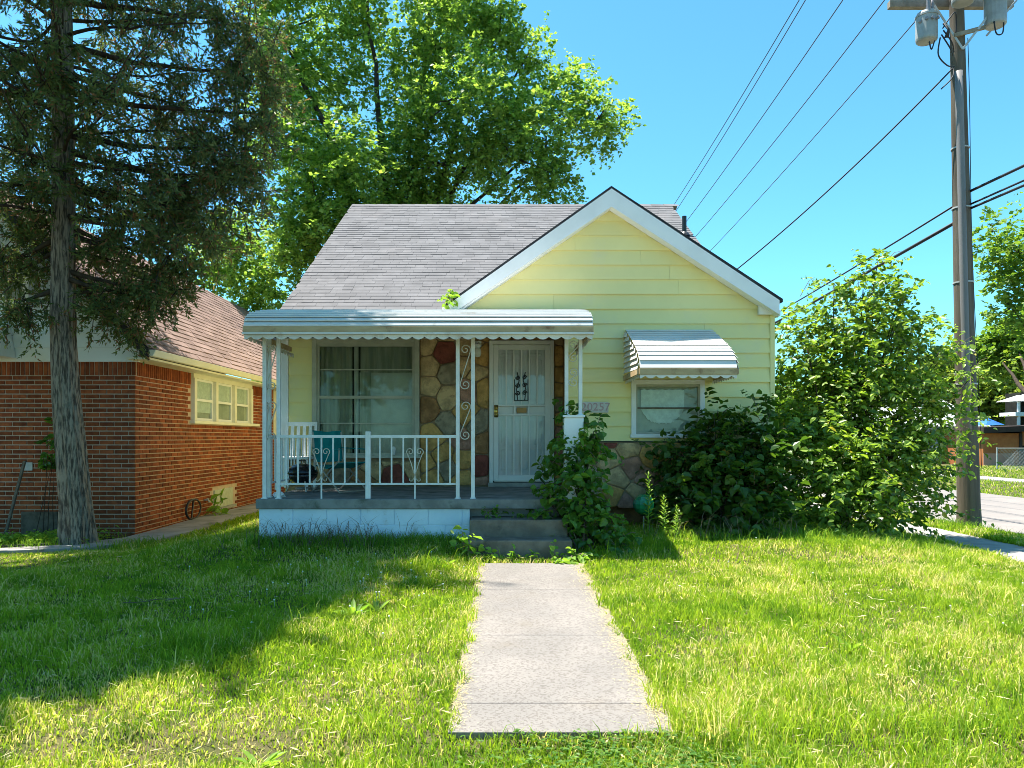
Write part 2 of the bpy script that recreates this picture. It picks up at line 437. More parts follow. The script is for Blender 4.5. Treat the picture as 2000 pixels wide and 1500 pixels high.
class MB:
    """collects boxes, tubes and sheets into one mesh"""

    def __init__(s):
        s.v = []
        s.f = []

    def add(s, vs, fs):
        k = len(s.v)
        s.v += [tuple(float(c) for c in p) for p in vs]
        s.f += [tuple(i + k for i in f) for f in fs]
        return s

    def hexa(s, p):
        return s.add(p, [(0, 3, 2, 1), (4, 5, 6, 7), (0, 1, 5, 4), (1, 2, 6, 5), (2, 3, 7, 6), (3, 0, 4, 7)])

    def box(s, x0, x1, y0, y1, z0, z1):
        return s.hexa([(x0, y0, z0), (x1, y0, z0), (x1, y1, z0), (x0, y1, z0), (x0, y0, z1), (x1, y0, z1), (x1, y1, z1), (x0, y1, z1)])

    def bar(s, a, b, w, h, up=(0, 0, 1)):
        """rectangular bar from a to b"""
        a = Vector(a)
        b = Vector(b)
        d = (b - a).normalized()
        side = d.cross(Vector(up))
        if side.length < 1e-5:
            side = d.cross(Vector((0, 1, 0)))
        side.normalize()
        u = side.cross(d).normalized()
        p = []
        for q in (a, b):
            for sx, sy in ((-1, -1), (1, -1), (1, 1), (-1, 1)):
                p.append(q + side * (sx * w / 2) + u * (sy * h / 2))
        return s.hexa(p)

    def tube(s, pts, r, n=8, cap=True, rough=0.0, seed=0):
        pts = [Vector(p) for p in pts]
        m = len(pts)
        rr = [r] * m if isinstance(r, (int, float)) else list(r)
        k0 = len(s.v)
        prev = None
        R = random.Random(seed)
        prof = [1 + rough * R.uniform(-1, 1) for _ in range(n)]
        for i, p in enumerate(pts):
            d = (pts[min(i + 1, m - 1)] - pts[max(i - 1, 0)])
            if d.length < 1e-9:
                d = Vector((0, 0, 1))
            d.normalize()
            if prev is None:
                ref = Vector((0, 0, 1)) if abs(d.z) < 0.9 else Vector((1, 0, 0))
                u = d.cross(ref).normalized()
            else:
                u = (prev - d * prev.dot(d))
                if u.length < 1e-6:
                    u = d.cross(Vector((1, 0, 0)))
                u.normalize()
            prev = u
            w = d.cross(u)
            for j in range(n):
                a = 2 * math.pi * j / n
                q = rr[i] * (prof[j] if rough else 1) * (1 + (rough * 0.4 * R.uniform(-1, 1) if rough else 0))
                s.v.append(tuple(p + u * (math.cos(a) * q) + w * (math.sin(a) * q)))
        for i in range(m - 1):
            for j in range(n):
                a = k0 + i * n + j
                b = k0 + i * n + (j + 1) % n
                s.f.append((a, b, b + n, a + n))
        if cap:
            s.f.append(tuple(k0 + j for j in reversed(range(n))))
            s.f.append(tuple(k0 + (m - 1) * n + j for j in range(n)))
        return s

    def lathe(s, c, prof, n=16):
        """profile (r, z) turned round a vertical axis through c"""
        k0 = len(s.v)
        for r, z in prof:
            for j in range(n):
                a = 2 * math.pi * j / n
                s.v.append((c[0] + r * math.cos(a), c[1] + r * math.sin(a), c[2] + z))
        for i in range(len(prof) - 1):
            for j in range(n):
                a = k0 + i * n + j
                b = k0 + i * n + (j + 1) % n
                s.f.append((a, b, b + n, a + n))
        s.f.append(tuple(k0 + j for j in reversed(range(n))))
        s.f.append(tuple(k0 + (len(prof) - 1) * n + j for j in range(n)))
        return s

    def sheet(s, A, B, th):
        """strip between polylines A and B (same length), given thickness along -normal z"""
        k = len(s.v)
        n = len(A)
        for P in (A, B):
            s.v += [tuple(p) for p in P]
        for P in (A, B):
            s.v += [(p[0], p[1], p[2] - th) for p in P]
        for i in range(n - 1):
            s.f.append((k + i, k + i + 1, k + n + i + 1, k + n + i))
            s.f.append((k + 2 * n + i, k + 3 * n + i, k + 3 * n + i + 1, k + 2 * n + i + 1))
            s.f.append((k + i, k + 2 * n + i, k + 2 * n + i + 1, k + i + 1))
            s.f.append((k + n + i, k + n + i + 1, k + 3 * n + i + 1, k + 3 * n + i))
        s.f.append((k, k + n, k + 3 * n, k + 2 * n))
        s.f.append((k + n - 1, k + 3 * n - 1, k + 4 * n - 1, k + 2 * n - 1))
        return s

    def poly(s, pts, y0, y1):
        """polygon in XZ extruded along Y"""
        n = len(pts)
        k = len(s.v)
        s.v += [(x, y0, z) for x, z in pts] + [(x, y1, z) for x, z in pts]
        s.f.append(tuple(k + i for i in range(n)))
        s.f.append(tuple(k + n + i for i in reversed(range(n))))
        for i in range(n):
            j = (i + 1) % n
            s.f.append((k + i, k + n + i, k + n + j, k + j))
        return s

    def build(s, name, mat, parent=None, smooth=False, bevel=0.0, top=False):
        off = origin_of(parent)
        me = bpy.data.meshes.new(name)
        vs = [(x - off.x, y - off.y, z - off.z) for x, y, z in s.v]
        me.from_pydata(vs, [], s.f)
        bm = bmesh.new()
        bm.from_mesh(me)
        bmesh.ops.recalc_face_normals(bm, faces=bm.faces)
        bm.to_mesh(me)
        bm.free()
        if smooth:
            me.polygons.foreach_set('use_smooth', [True] * len(me.polygons))
        o = mesh_obj(name, me, mat, parent)
        if bevel:
            md = o.modifiers.new('bevel', 'BEVEL')
            md.width = bevel
            md.segments = 2
            md.limit_method = 'ANGLE'
        return o


def np_mesh(name, V, F, mat, parent=None, smooth=False):
    """big mesh from numpy arrays; F is (n, k)"""
    off = np.array(origin_of(parent)) if parent is not None else np.zeros(3)
    V = (np.asarray(V, np.float32) - off.astype(np.float32))
    F = np.asarray(F, np.int32)
    me = bpy.data.meshes.new(name)
    n, k = F.shape
    me.vertices.add(len(V))
    me.vertices.foreach_set('co', V.ravel())
    me.loops.add(n * k)
    me.loops.foreach_set('vertex_index', F.ravel())
    me.polygons.add(n)
    me.polygons.foreach_set('loop_start', np.arange(0, n * k, k, dtype=np.int32))
    me.polygons.foreach_set('loop_total', np.full(n, k, np.int32))
    if smooth:
        me.polygons.foreach_set('use_smooth', np.ones(n, bool))
    me.update(calc_edges=True)
    me.validate()
    return mesh_obj(name, me, mat, parent)


def unit(a):
    return a / np.maximum(np.linalg.norm(a, axis=-1, keepdims=True), 1e-9)


def leaves6(P, d, n, L, W, fold=0.18):
    """broad folded leaves of two quads; arrays (N,3)"""
    d = unit(d)
    n = unit(n - d * np.sum(n * d, -1, keepdims=True))
    s = np.cross(d, n)
    L = np.asarray(L)[:, None]
    W = np.asarray(W)[:, None]
    v = np.stack([P, P + d * L * .30 + s * W * .5 + n * W * fold, P + d * L * .66 + s * W * .40 + n * W * fold,
                  P + d * L - n * L * .12, P + d * L * .66 - s * W * .40 + n * W * fold, P + d * L * .30 - s * W * .5 + n * W * fold], 1)
    k = np.arange(len(P))[:, None] * 6
    f = np.concatenate([k + np.array([[0, 1, 2, 3]]), k + np.array([[0, 3, 4, 5]])], 0)
    return v.reshape(-1, 3), f


def leaves4(P, d, n, L, W, fold=0.15):
    """diamond leaves: one folded quad"""
    d = unit(d)
    n = unit(n - d * np.sum(n * d, -1, keepdims=True))
    s = np.cross(d, n)
    L = np.asarray(L)[:, None]
    W = np.asarray(W)[:, None]
    v = np.stack([P, P + d * L * .45 + s * W * .5 + n * W * fold, P + d * L, P + d * L * .45 - s * W * .5 + n * W * fold], 1)
    k = np.arange(len(P))[:, None] * 4
    return v.reshape(-1, 3), k + np.array([[0, 1, 2, 3]])


def shoots(rng, O, D, length, k, leafL, leafW, droop=0.25, hang=0.3, jit=0.45):
    """leaves set alternately along arching shoots -> P, d, n, L, W"""
    S = len(O)
    D = unit(D)
    length = np.broadcast_to(length, (S,)) * rng.uniform(.7, 1.25, S)
    t = np.linspace(0.12, 1.0, k)[None, :] * np.ones((S, 1))
    bend = rng.normal(0, 0.25, (S, 3))
    ln = length[:, None, None]
    P = O[:, None] + D[:, None] * ln * t[..., None] + bend[:, None] * ln * (t ** 2)[..., None]
    P[..., 2] -= droop * length[:, None] * t ** 2
    up = np.array([0, 0, 1.0])
    side = unit(np.cross(D, up + rng.normal(0, .15, (S, 3))))
    sg = np.where(np.arange(k) % 2 == 0, 1.0, -1.0)[None, :, None]
    d = side[:, None] * sg + D[:, None] * .55 + np.array([0, 0, -hang]) + rng.normal(0, jit, (S, k, 3))
    n = up + rng.normal(0, .55, (S, k, 3))
    L = leafL * rng.uniform(.45, 1.4, (S, k))
    W = leafW * L / leafL * rng.uniform(.8, 1.1, (S, k))
    return P.reshape(-1, 3), d.reshape(-1, 3), n.reshape(-1, 3), L.ravel(), W.ravel()


UNIT_LEAF = {}


def single_leaves(parent, P, d, n, L, W, mat, count, name='leaf'):
    """the leaves that show largest become parts of their own; returns the mask of the rest"""
    if name not in UNIT_LEAF:
        v, f = leaves6(np.zeros((1, 3)), np.array([[0, 1., 0]]), np.array([[0, 0, 1.]]), np.array([1.]), np.array([0.72]))
        me = bpy.data.meshes.new('leaf')
        me.from_pydata(v.tolist(), [], f.tolist())
        UNIT_LEAF[name] = me
    key = name + mat
    if key not in UNIT_LEAF:
        UNIT_LEAF[key] = UNIT_LEAF[name].copy()
        UNIT_LEAF[key].materials.append(M[mat])
    me = UNIT_LEAF[key]
    # leaves nearest to the viewer for their direction
    c = P - np.array([0, 0, CAMZ])
    u = np.floor(c[:, 0] / c[:, 1] * 70).astype(int)
    w = np.floor(c[:, 2] / c[:, 1] * 70).astype(int)
    order = np.argsort(c[:, 1] - L * 3.0)
    seen = set()
    pick = []
    for i in order:
        key2 = (u[i], w[i])
        if key2 in seen:
            continue
        seen.add(key2)
        pick.append(i)
        if len(pick) >= count:
            break
    off = np.array(origin_of(parent))
    dd = unit(d)
    nn = unit(n - dd * np.sum(n * dd, -1, keepdims=True))
    for i in pick:
        x = np.cross(dd[i], nn[i])
        m = Matrix(((x[0] * L[i], dd[i][0] * L[i], nn[i][0] * L[i], P[i][0] - off[0]),
                    (x[1] * L[i], dd[i][1] * L[i], nn[i][1] * L[i], P[i][1] - off[1]),
                    (x[2] * L[i], dd[i][2] * L[i], nn[i][2] * L[i], P[i][2] - off[2]), (0, 0, 0, 1)))
        o = link(bpy.data.objects.new('leaf', me))
        o.parent = parent
        o.matrix_basis = m
    rest = np.ones(len(P), bool)
    rest[pick] = False
    return rest


def blob_shoots(rng, blobs, per, inner=0.35):
    """shoot origins and directions filling ellipsoid blobs [(c, r)]"""
    O, D = [], []
    for c, r in blobs:
        m = max(3, int(per * (r if np.isscalar(r) else max(r)) ** 2))
        q = unit(rng.normal(0, 1, (m, 3)))
        rr = rng.uniform(inner, .85, (m, 1))
        O.append(np.asarray(c) + q * rr * r)
        D.append(unit(q + np.array([0, 0, .35]) + rng.normal(0, .35, (m, 3))))
    return np.concatenate(O), np.concatenate(D)


def clumps(rng, regions, n, rmin, rmax):
    """break big ellipsoid regions into small leaf clumps, mostly near their surface"""
    out = []
    vol = np.array([np.prod(np.broadcast_to(r, 3)) ** (2 / 3) for c, r in regions])
    cnt = np.maximum(1, (vol / vol.sum() * n).astype(int))
    for (c, r), m in zip(regions, cnt):
        q = unit(rng.normal(0, 1, (m, 3)))
        rr = rng.uniform(0.25, 1.0, (m, 1)) ** 0.6
        p = np.asarray(c) + q * rr * r
        for i in range(m):
            out.append((p[i], rng.uniform(rmin, rmax)))
    return out

# ================================================================== THE GROUND
def uneven_axis(parts):
    a = np.concatenate([np.arange(s, e, st) for s, e, st in parts] + [np.array([parts[-1][1]])])
    return np.unique(np.round(a, 4))


gxs = uneven_axis([(-900, -60, 120), (-60, -12, 4), (-12, 9, 0.2), (9, 20, 1.0), (20, 60, 5), (60, 900, 120)])
gys = uneven_axis([(-900, -30, 120), (-30, 0, 3), (0, 12, 0.2), (12, 24, 1.0), (24, 80, 6), (80, 900, 120)])
GX, GY = np.meshgrid(gxs, gys)
gv = np.stack([GX.ravel(), GY.ravel(), gz(GX, GY).ravel()], 1)
nx_, ny_ = len(gxs), len(gys)
ii, jj = np.meshgrid(np.arange(nx_ - 1), np.arange(ny_ - 1))
a_ = (jj * nx_ + ii).ravel()
gf = np.stack([a_, a_ + 1, a_ + nx_ + 1, a_ + nx_], 1)
lawn = np_mesh('lawn', gv, gf, 'ground', smooth=True)
tag(lawn, 'front yard turf reaching past the houses', kind='structure')

# the front walk: one part for each slab
path = thing('path', 'exposed aggregate front walk leading to the porch steps', 'path')
path['kind'] = 'structure'
del path['category']
PATH_X0, PATH_X1 = -0.27, 0.83
joints = [3.56, 3.93, 5.19, 6.62, 7.86]
for a, b in zip(joints[:-1], joints[1:]):
    mb = MB()
    za, zb = 0.02 * a + 0.022, 0.02 * b + 0.022
    g = 0.003
    mb.hexa([(PATH_X0, a + g, za - .11), (PATH_X1, a + g, za - .11), (PATH_X1, b - g, zb - .11), (PATH_X0, b - g, zb - .11),
             (PATH_X0, a + g, za), (PATH_X1, a + g, za), (PATH_X1, b - g, zb), (PATH_X0, b - g, zb)])
    mb.build('slab', 'path', path, bevel=0.004)

# narrow walk beside the brick house, then round its corner to the left
sw = thing('side_path', 'narrow concrete walk round the corner of the brick house', 'path')
sw['kind'] = 'structure'
del sw['category']


def strip_slabs(parent, A, B, name='slab', mat='concrete', lift=0.02, th=0.1):
    for i in range(len(A) - 1):
        mb = MB()
        q = []
        for dz in (lift - th, lift):
            for p in (A[i], B[i], B[i + 1], A[i + 1]):
                q.append((p[0], p[1], float(gz(p[0], p[1])) + dz))
        mb.hexa(q)
        mb.build(name, mat, parent, bevel=0.006)


strip_slabs(sw, [(-8.4, 8.45), (-7.0, 8.5), (-6.1, 8.72), (-5.30, 9.30), (-4.80, 10.3), (-4.70, 11.6), (-4.70, 13.2), (-4.70, 15.0), (-4.70, 17.0), (-4.70, 20)],
            [(-8.4, 9.05), (-7.0, 9.1), (-6.35, 9.25), (-5.75, 9.75), (-5.36, 10.5), (-5.36, 11.6), (-5.36, 13.2), (-5.36, 15.0), (-5.36, 17.0), (-5.36, 20)], lift=.05, th=.16)

# public walk along the side street, road, far verge walk
pub = thing('pavement', 'shaded concrete pavement between shrub and side street', 'pavement')
pub['kind'] = 'structure'
del pub['category']
ys_ = [0, 1.5, 3, 4.5, 6, 7.5, 9, 10.5, 12, 13.5, 15, 17, 19, 22, 26, 30]
strip_slabs(pub, [(6.1, y) for y in ys_], [(7.0, y) for y in ys_], lift=0.012)
mb = MB()
ry = [-60, -20, 0, 6, 10, 14, 20, 30, 50, 90, 150]
mb.sheet([(8.15, y, -0.075) for y in ry], [(13.6, y, -0.075) for y in ry], 0.1)
road = mb.build('road', 'road')
tag(road, 'pale concrete side street right of the pole', kind='structure')
# the pavement the viewer stands on and the street behind
fp = thing('front_pavement', 'public pavement in front of the yard', 'pavement')
fp['kind'] = 'structure'
del fp['category']
fx_ = [-24 + 1.5 * k for k in range(21)]
for a, b in zip(fx_[:-1], fx_[1:]):
    MB().box(a + .005, b - .005, .9, 2.4, -.10, .02).build('slab', 'concrete', fp, bevel=.006)
mb = MB()
mb.sheet([(x, -12.5, -.13) for x in (-90, -40, 0, 7.9)], [(x, -3.5, -.13) for x in (-90, -40, 0, 7.9)], .1)
tag(mb.build('front_road', 'road'), 'pale street in front of the house behind the viewer', kind='structure')
mb = MB()
for y0, y1 in [(8, 14), (14.02, 20), (20.02, 26), (26.02, 32), (32.02, 38), (38.02, 46), (46.02, 60)]:
    mb.box(18.2, 19.5, y0, y1, -0.2, -0.06)
tag(mb.build('far_pavement', 'concrete'), 'pavement across the side street', kind='structure')


# ================================================================== THE YELLOW HOUSE
XL, XR = -3.24, 3.70
YG, YD = 10.30, 11.00           # front of the gable wing, recessed porch wall
YB = 22.6
EAVE_Y, EAVE_Z = 10.70, 3.02
RIDGE_Y, RIDGE_Z = 16.8, 6.75
AX, AZ = 1.45, 4.86             # gable apex
GLX, GLZ = -0.74, 3.31          # lower left end of the gable rake
GRX, GRZ = 3.72, 3.37
ALC = 0.87                      # left end of the gable wing's ground floor wall
FLOOR = 0.78
SID0, COURSE = 1.465, 0.2025

house = thing('yellow_house', 'small yellow clapboard house with white porch and stone veneer', 'house', (0.2, 10.3, 0.2))


def rake_x(z):
    """x limits of the gable wall at height z"""
    l = GLX + 0.10 if z <= GLZ else GLX + (AX - GLX) * (z - GLZ) / (AZ - GLZ)
    r = XR if z <= GRZ else GRX + (AX - GRX) * (z - GRZ) / (AZ - GRZ)
    return l, min(r, XR)


# --- plain body walls
mb = MB()
mb.box(XL, XL + .12, YD + .02, YB, 0.0, 3.10)                    # left wall
mb.box(XR - .12, XR, YG + .02, YB, 0.0, 3.10)                    # right wall
mb.box(XL, XR, YB - .12, YB, 0.0, 3.10)
for x0 in (XL, XR - .12):
    k = len(mb.v)
    mb.v += [(x0, YD, 3.10), (x0, YB, 3.10), (x0, RIDGE_Y, RIDGE_Z - .15), (x0 + .12, YD, 3.10), (x0 + .12, YB, 3.10), (x0 + .12, RIDGE_Y, RIDGE_Z - .15)]
    mb.f += [(k, k + 1, k + 2), (k + 3, k + 5, k + 4), (k, k + 3, k + 4, k + 1), (k + 1, k + 4, k + 5, k + 2), (k + 2, k + 5, k + 3, k)]
mb.build('side_wall', 'yellow_core', house)

# --- gable wing front wall
WX0, WX1, WZ0, WZ1 = 1.75, 2.76, 1.50, 2.30                      # small window with its trim
mb = MB()
y0, y1 = YG + .012, YG + .12
mb.box(ALC, WX0 + .04, y0, y1, 0.57, WZ1 - .03)
mb.box(WX1 - .04, XR - .01, y0, y1, 0.57, WZ1 - .03)
mb.box(WX0 + .04, WX1 - .04, y0, y1, 0.57, WZ0 + .04)
mb.box(ALC, XR - .01, y0, y1, WZ1 - .03, 3.085)
mb.poly([(GLX + .12, 3.085), (XR - .01, 3.085), (XR - .01, GRZ - .05), (AX, AZ - .06), (GLX + .12, GLZ - .03)], y0, y1)
gwall = mb.build('front_wall', 'yellow_core', house)

RS = random.Random(77)
z = SID0
while z < AZ - .12:
    z1 = min(z + COURSE, AZ - .07)
    spans = []
    full_l = ALC if z < 3.05 else None
    la, ra = rake_x(z)
    lb, rb = rake_x(z1)
    if full_l is not None:
        la = lb = full_l
    mid = (z + z1) / 2
    if WZ0 < mid < WZ1:
        spans = [((la, lb), (WX0 + .05, WX0 + .05)), ((WX1 - .05, WX1 - .05), (ra, rb))]
    else:
        spans = [((la, lb), (ra, rb))]
    for (a0, a1), (b0, b1) in spans:
        if b0 - a0 < 0.08:
            continue
        b1 = max(b1, a1 + .01)
        cuts = [(a0, a1, b0, b1)]
        if b0 - a0 > 1.7:                               # a butt joint somewhere along the longer courses
            cx_ = a0 + (b0 - a0) * RS.uniform(.25, .75)
            cuts = [(a0, a1, cx_ - .0012, cx_ - .0012), (cx_ + .0012, cx_ + .0012, b0, b1)]
        for c0, c1, e0, e1 in cuts:
            pr_ = RS.uniform(-.003, .003)
            sg_ = RS.uniform(-.003, .003)
            mb = MB()
            mb.hexa([(c0, YG - .030 + pr_, z - .010 + sg_), (e0, YG - .030 + pr_, z - .010 - sg_), (e0, YG + .010, z - .008), (c0, YG + .010, z - .008),
                     (c1, YG - .004, z1 - .004), (e1, YG - .004, z1 - .004), (e1, YG + .010, z1 - .004), (c1, YG + .010, z1 - .004)])
            mb.build('siding_board', 'yellow', gwall)
    z = z1 if z1 < z + COURSE - 1e-6 else z + COURSE

# ceiling over the entry recess and its side return
MB().box(GLX + .12, ALC + .1, YG + .13, YD, 3.10, 3.16).build('entry_ceiling', 'white', house)
MB().box(ALC + .002, ALC + .12, YG + .125, YD, 0.3, 3.09).build('entry_side_wall', 'stone_brown', house)

# corner posts
MB().box(XR - .035, XR + .03, YG - .035, YG + .06, 1.44, 3.32).build('corner_post', 'yellow', house, bevel=.004)
MB().box(XL - .06, XL + .06, YD - .05, YD + .06, FLOOR, 3.1).build('corner_post', 'white', house, bevel=.004)
# drip edge under the lowest board
MB().box(ALC, XR, YG - .024, YG + .01, 1.438, 1.452).build('drip_edge', 'roofedge', house)

# --- recessed porch wall
PX0, PX1, PZ0, PZ1 = -2.83, -1.25, 1.20, 2.95                    # picture window outside its trim
DX0, DX1, DZ0, DZ1 = -0.22, 0.73, FLOOR, 2.93                    # door
mb = MB()
y0, y1 = YD + .012, YD + .12
mb.box(XL + .01, PX0 + .03, y0, y1, 0.3, 3.1)
mb.box(PX0 + .03, PX1 - .03, y0, y1, 0.3, PZ0 + .03)
mb.box(PX0 + .03, PX1 - .03, y0, y1, PZ1 - .03, 3.1)
mb.box(PX1 - .03, DX0 + .03, y0, y1, 0.3, 3.1)
mb.box(DX0 + .03, DX1 - .03, y0, y1, DZ1 - .03, 3.1)
mb.box(DX1 - .03, ALC + .1, y0, y1, 0.3, 3.1)
dwall = mb.build('porch_wall', 'mortar', house)
z = PZ0 + .02
while z < 2.9:
    mb = MB()
    a0, b0 = XL + .062, PX0 + .03
    mb.hexa([(a0, YD - .030, z - .008), (b0, YD - .030, z - .008), (b0, YD + .010, z - .006), (a0, YD + .010, z - .006),
             (a0, YD - .004, z + COURSE - .004), (b0, YD - .004, z + COURSE - .004), (b0, YD + .010, z + COURSE - .004), (a0, YD + .010, z + COURSE - .004)])
    mb.build('siding_board', 'yellow', dwall)
    z += COURSE
mb = MB()
mb.box(PX0, PX1, YD - .02, YD + .01, PZ1 + .0, 3.09)
mb.build('window_header_board', 'yellow', house)


# --- stone veneer: every stone its own piece
def clip_poly(poly, nx, nz, c):
    """keep nx*x + nz*z <= c"""
    out = []
    for i in range(len(poly)):
        a, b = poly[i], poly[(i + 1) % len(poly)]
        da = nx * a[0] + nz * a[1] - c
        db = nx * b[0] + nz * b[1] - c
        if da <= 0:
            out.append(a)
        if da * db < 0:
            t = da / (da - db)
            out.append((a[0] + (b[0] - a[0]) * t, a[1] + (b[1] - a[1]) * t))
    return out


def chaikin(p, k=1, w=0.25):
    for _ in range(k):
        q = []
        for i in range(len(p)):
            a, b = p[i], p[(i + 1) % len(p)]
            q.append((a[0] + (b[0] - a[0]) * w, a[1] + (b[1] - a[1]) * w))
            q.append((a[0] + (b[0] - a[0]) * (1 - w), a[1] + (b[1] - a[1]) * (1 - w)))
        p = q
    return p


def stones(parent, x0, x1, z0, z1, yw, sw_, sh_, seed, special=(), gap=0.007, ragged=0.0):
    R = random.Random(seed)
    nx = max(1, round((x1 - x0) / sw_))
    nz = max(1, round((z1 - z0) / sh_))
    seeds = []
    for i in range(nx):
        off = R.uniform(0, 1)
        for j in range(-1, nz + 1):
            seeds.append((x0 + (i + .5 + R.uniform(-.36, .36)) * (x1 - x0) / nx,
                          z0 + (j + off + R.uniform(-.34, .34)) * (z1 - z0) / nz))
    kinds = ['stone_ochre', 'stone_tan', 'stone_tan', 'stone_ochre', 'stone_brown', 'stone_ochre', 'stone_tan', 'stone_tan', 'stone_rose', 'stone_ochre', 'stone_rose', 'stone_grey']
    for i, s in enumerate(seeds):
        poly = [(x0, z0 - ragged * R.uniform(0, 1)), (x1, z0 - ragged * R.uniform(0, 1)), (x1, z1), (x0, z1)]
        for j, t in enumerate(seeds):
            if i == j:
                continue
            dx, dz = t[0] - s[0], t[1] - s[1]
            L = math.hypot(dx, dz)
            if L > 1.6 or L < 1e-4:
                continue
            nx_, nz_ = dx / L, dz / L
            c = nx_ * (s[0] + t[0]) / 2 + nz_ * (s[1] + t[1]) / 2 - gap
            poly = clip_poly(poly, nx_, nz_, c)
            if len(poly) < 3:
                break
        if len(poly) < 3:
            continue
        ar = abs(sum(poly[k][0] * poly[(k + 1) % len(poly)][1] - poly[(k + 1) % len(poly)][0] * poly[k][1] for k in range(len(poly)))) / 2
        if ar < 0.004:
            continue
        p = chaikin(chaikin(poly, 1, R.uniform(.06, .16)), 1, .25)
        cx = sum(q[0] for q in p) / len(p)
        cz = sum(q[1] for q in p) / len(p)
        d = R.uniform(.014, .034)
        mb = MB()
        n = len(p)
        for y, sc, jit in ((yw + .012, 1.0, 0), (yw - d * .5, 1.0, 0), (yw - d * .85, .95, .006), (yw - d, .82, .012)):
            mb.v += [(cx + (q[0] - cx) * sc, y + R.uniform(-jit, jit) * .5, cz + (q[1] - cz) * sc) for q in p]
        for r in range(3):
            for k in range(n):
                mb.f.append((r * n + k, r * n + (k + 1) % n, (r + 1) * n + (k + 1) % n, (r + 1) * n + k))
        mb.f.append(tuple(3 * n + k for k in range(n)))
        mat = R.choice(kinds)
        for sx, sz, sm in special:
            near_ = min(range(len(seeds)), key=lambda q: math.hypot(seeds[q][0] - sx, seeds[q][1] - sz))
            if x0 < sx < x1 and near_ == i:
                mat = sm
        mb.build('stone', mat, parent, smooth=True)


SPECIAL = [(-0.93, 2.58, 'stone_red'), (-.95, 2.0, 'stone_tan'), (1.5, 1.38, 'stone_red'), (1.52, 1.05, 'stone_tan'),
           (2.0, 1.3, 'stone_ochre'), (-.33, .95, 'stone_red'), (1.95, .95, 'stone_rose'), (-1.65, 1.0, 'stone_red'), (2.6, 1.35, 'stone_rose')]
stones(dwall, PX1 + .01, DX0 - .01, FLOOR + .02, 3.09, YD, .27, .31, 3, SPECIAL)
stones(dwall, XL + .08, PX1 + .01, FLOOR + .02, PZ0 - .05, YD, .28, .24, 4, SPECIAL)
stones(dwall, DX1 + .01, ALC + .002, FLOOR + .02, 3.08, YD, .2, .26, 5)
stones(dwall, DX0 - .01, DX1 + .01, DZ1 + .01, 3.09, YD, .3, .15, 6)
mb = MB()
mb.box(ALC, XR + .01, YG - .012, YG + .012, .56, 1.437)
sbase = mb.build('stone_base', 'mortar', house)
stones(sbase, ALC + .005, XR + .012, .57, 1.43, YG - .012, .27, .30, 9, SPECIAL, ragged=0.05)
MB().box(ALC + .02, XR - .03, YG + .16, YG + .28, 0.0, 0.60).build('foundation', 'stone_brown', house)  # dark brown colour stands in for the shade under the overhang

# --- main roof
sl = math.hypot(RIDGE_Y - EAVE_Y, RIDGE_Z - EAVE_Z)
ry_, rz_ = (RIDGE_Y - EAVE_Y) / sl, (RIDGE_Z - EAVE_Z) / sl
RX0, RX1 = -3.42, 3.74
mb = MB()
for yy0, zz0, yy1, zz1 in ((EAVE_Y, EAVE_Z, RIDGE_Y, RIDGE_Z), (2 * RIDGE_Y - EAVE_Y, EAVE_Z, RIDGE_Y, RIDGE_Z)):
    mb.hexa([(RX0, yy0, zz0 - .09), (RX1, yy0, zz0 - .09), (RX1, yy1, zz1 - .09), (RX0, yy1, zz1 - .09),
             (RX0, yy0, zz0), (RX1, yy0, zz0), (RX1, yy1, zz1), (RX0, yy1, zz1)])
roof = mb.build('roof', 'roofedge', house)
mb = MB()
R = random.Random(21)
expo = 0.142
nrow = int(sl / expo)
nyv, nzv = -rz_, ry_                                     # outward normal (y, z)
for r in range(nrow + 1):
    s0, s1 = r * expo - .015, min((r + 1) * expo + .03, sl + .01)
    x = RX0 - .02 - R.uniform(0, .3)
    while x < RX1 + .02:
        w = R.choice((.165, .165, .33, .30))
        xa, xb = max(x, RX0 - .02) + .0015, min(x + w, RX1 + .02) - .0015
        x += w
        if xb - xa < .03:
            continue
        h0 = .012 + R.uniform(-.002, .003)
        ds = R.uniform(-.003, .003)
        q = []
        for (s, h) in ((s0 + ds, .001), (s1, .0005)):
            for xx in (xa, xb):
                q.append((xx, EAVE_Y + ry_ * s + nyv * h, EAVE_Z + rz_ * s + nzv * h))
        for (s, h) in ((s0 + ds, h0), (s1, .004)):
            for xx in (xa, xb):
                q.append((xx, EAVE_Y + ry_ * s + nyv * h, EAVE_Z + rz_ * s + nzv * h))
        mb.hexa([q[0], q[1], q[3], q[2], q[4], q[5], q[7], q[6]])
sh = mb.build('shingles', 'shingle', house)
sh['kind'] = 'stuff'
mb = MB()                                               # ridge caps
x = RX0
while x < RX1 - .05:
    mb2 = [(x, RIDGE_Y - .15, RIDGE_Z - .065), (x + .33, RIDGE_Y - .15, RIDGE_Z - .075), (x + .33, RIDGE_Y, RIDGE_Z + .012), (x, RIDGE_Y, RIDGE_Z + .022)]
    mb2b = [(x, RIDGE_Y + .15, RIDGE_Z - .065), (x + .33, RIDGE_Y + .15, RIDGE_Z - .075), (x + .33, RIDGE_Y, RIDGE_Z + .012), (x, RIDGE_Y, RIDGE_Z + .022)]
    mb.add(mb2, [(0, 1, 2, 3)])
    mb.add(mb2b, [(0, 3, 2, 1)])
    x += .28
o = mb.build('ridge_caps', 'shingle', house)
o['kind'] = 'stuff'

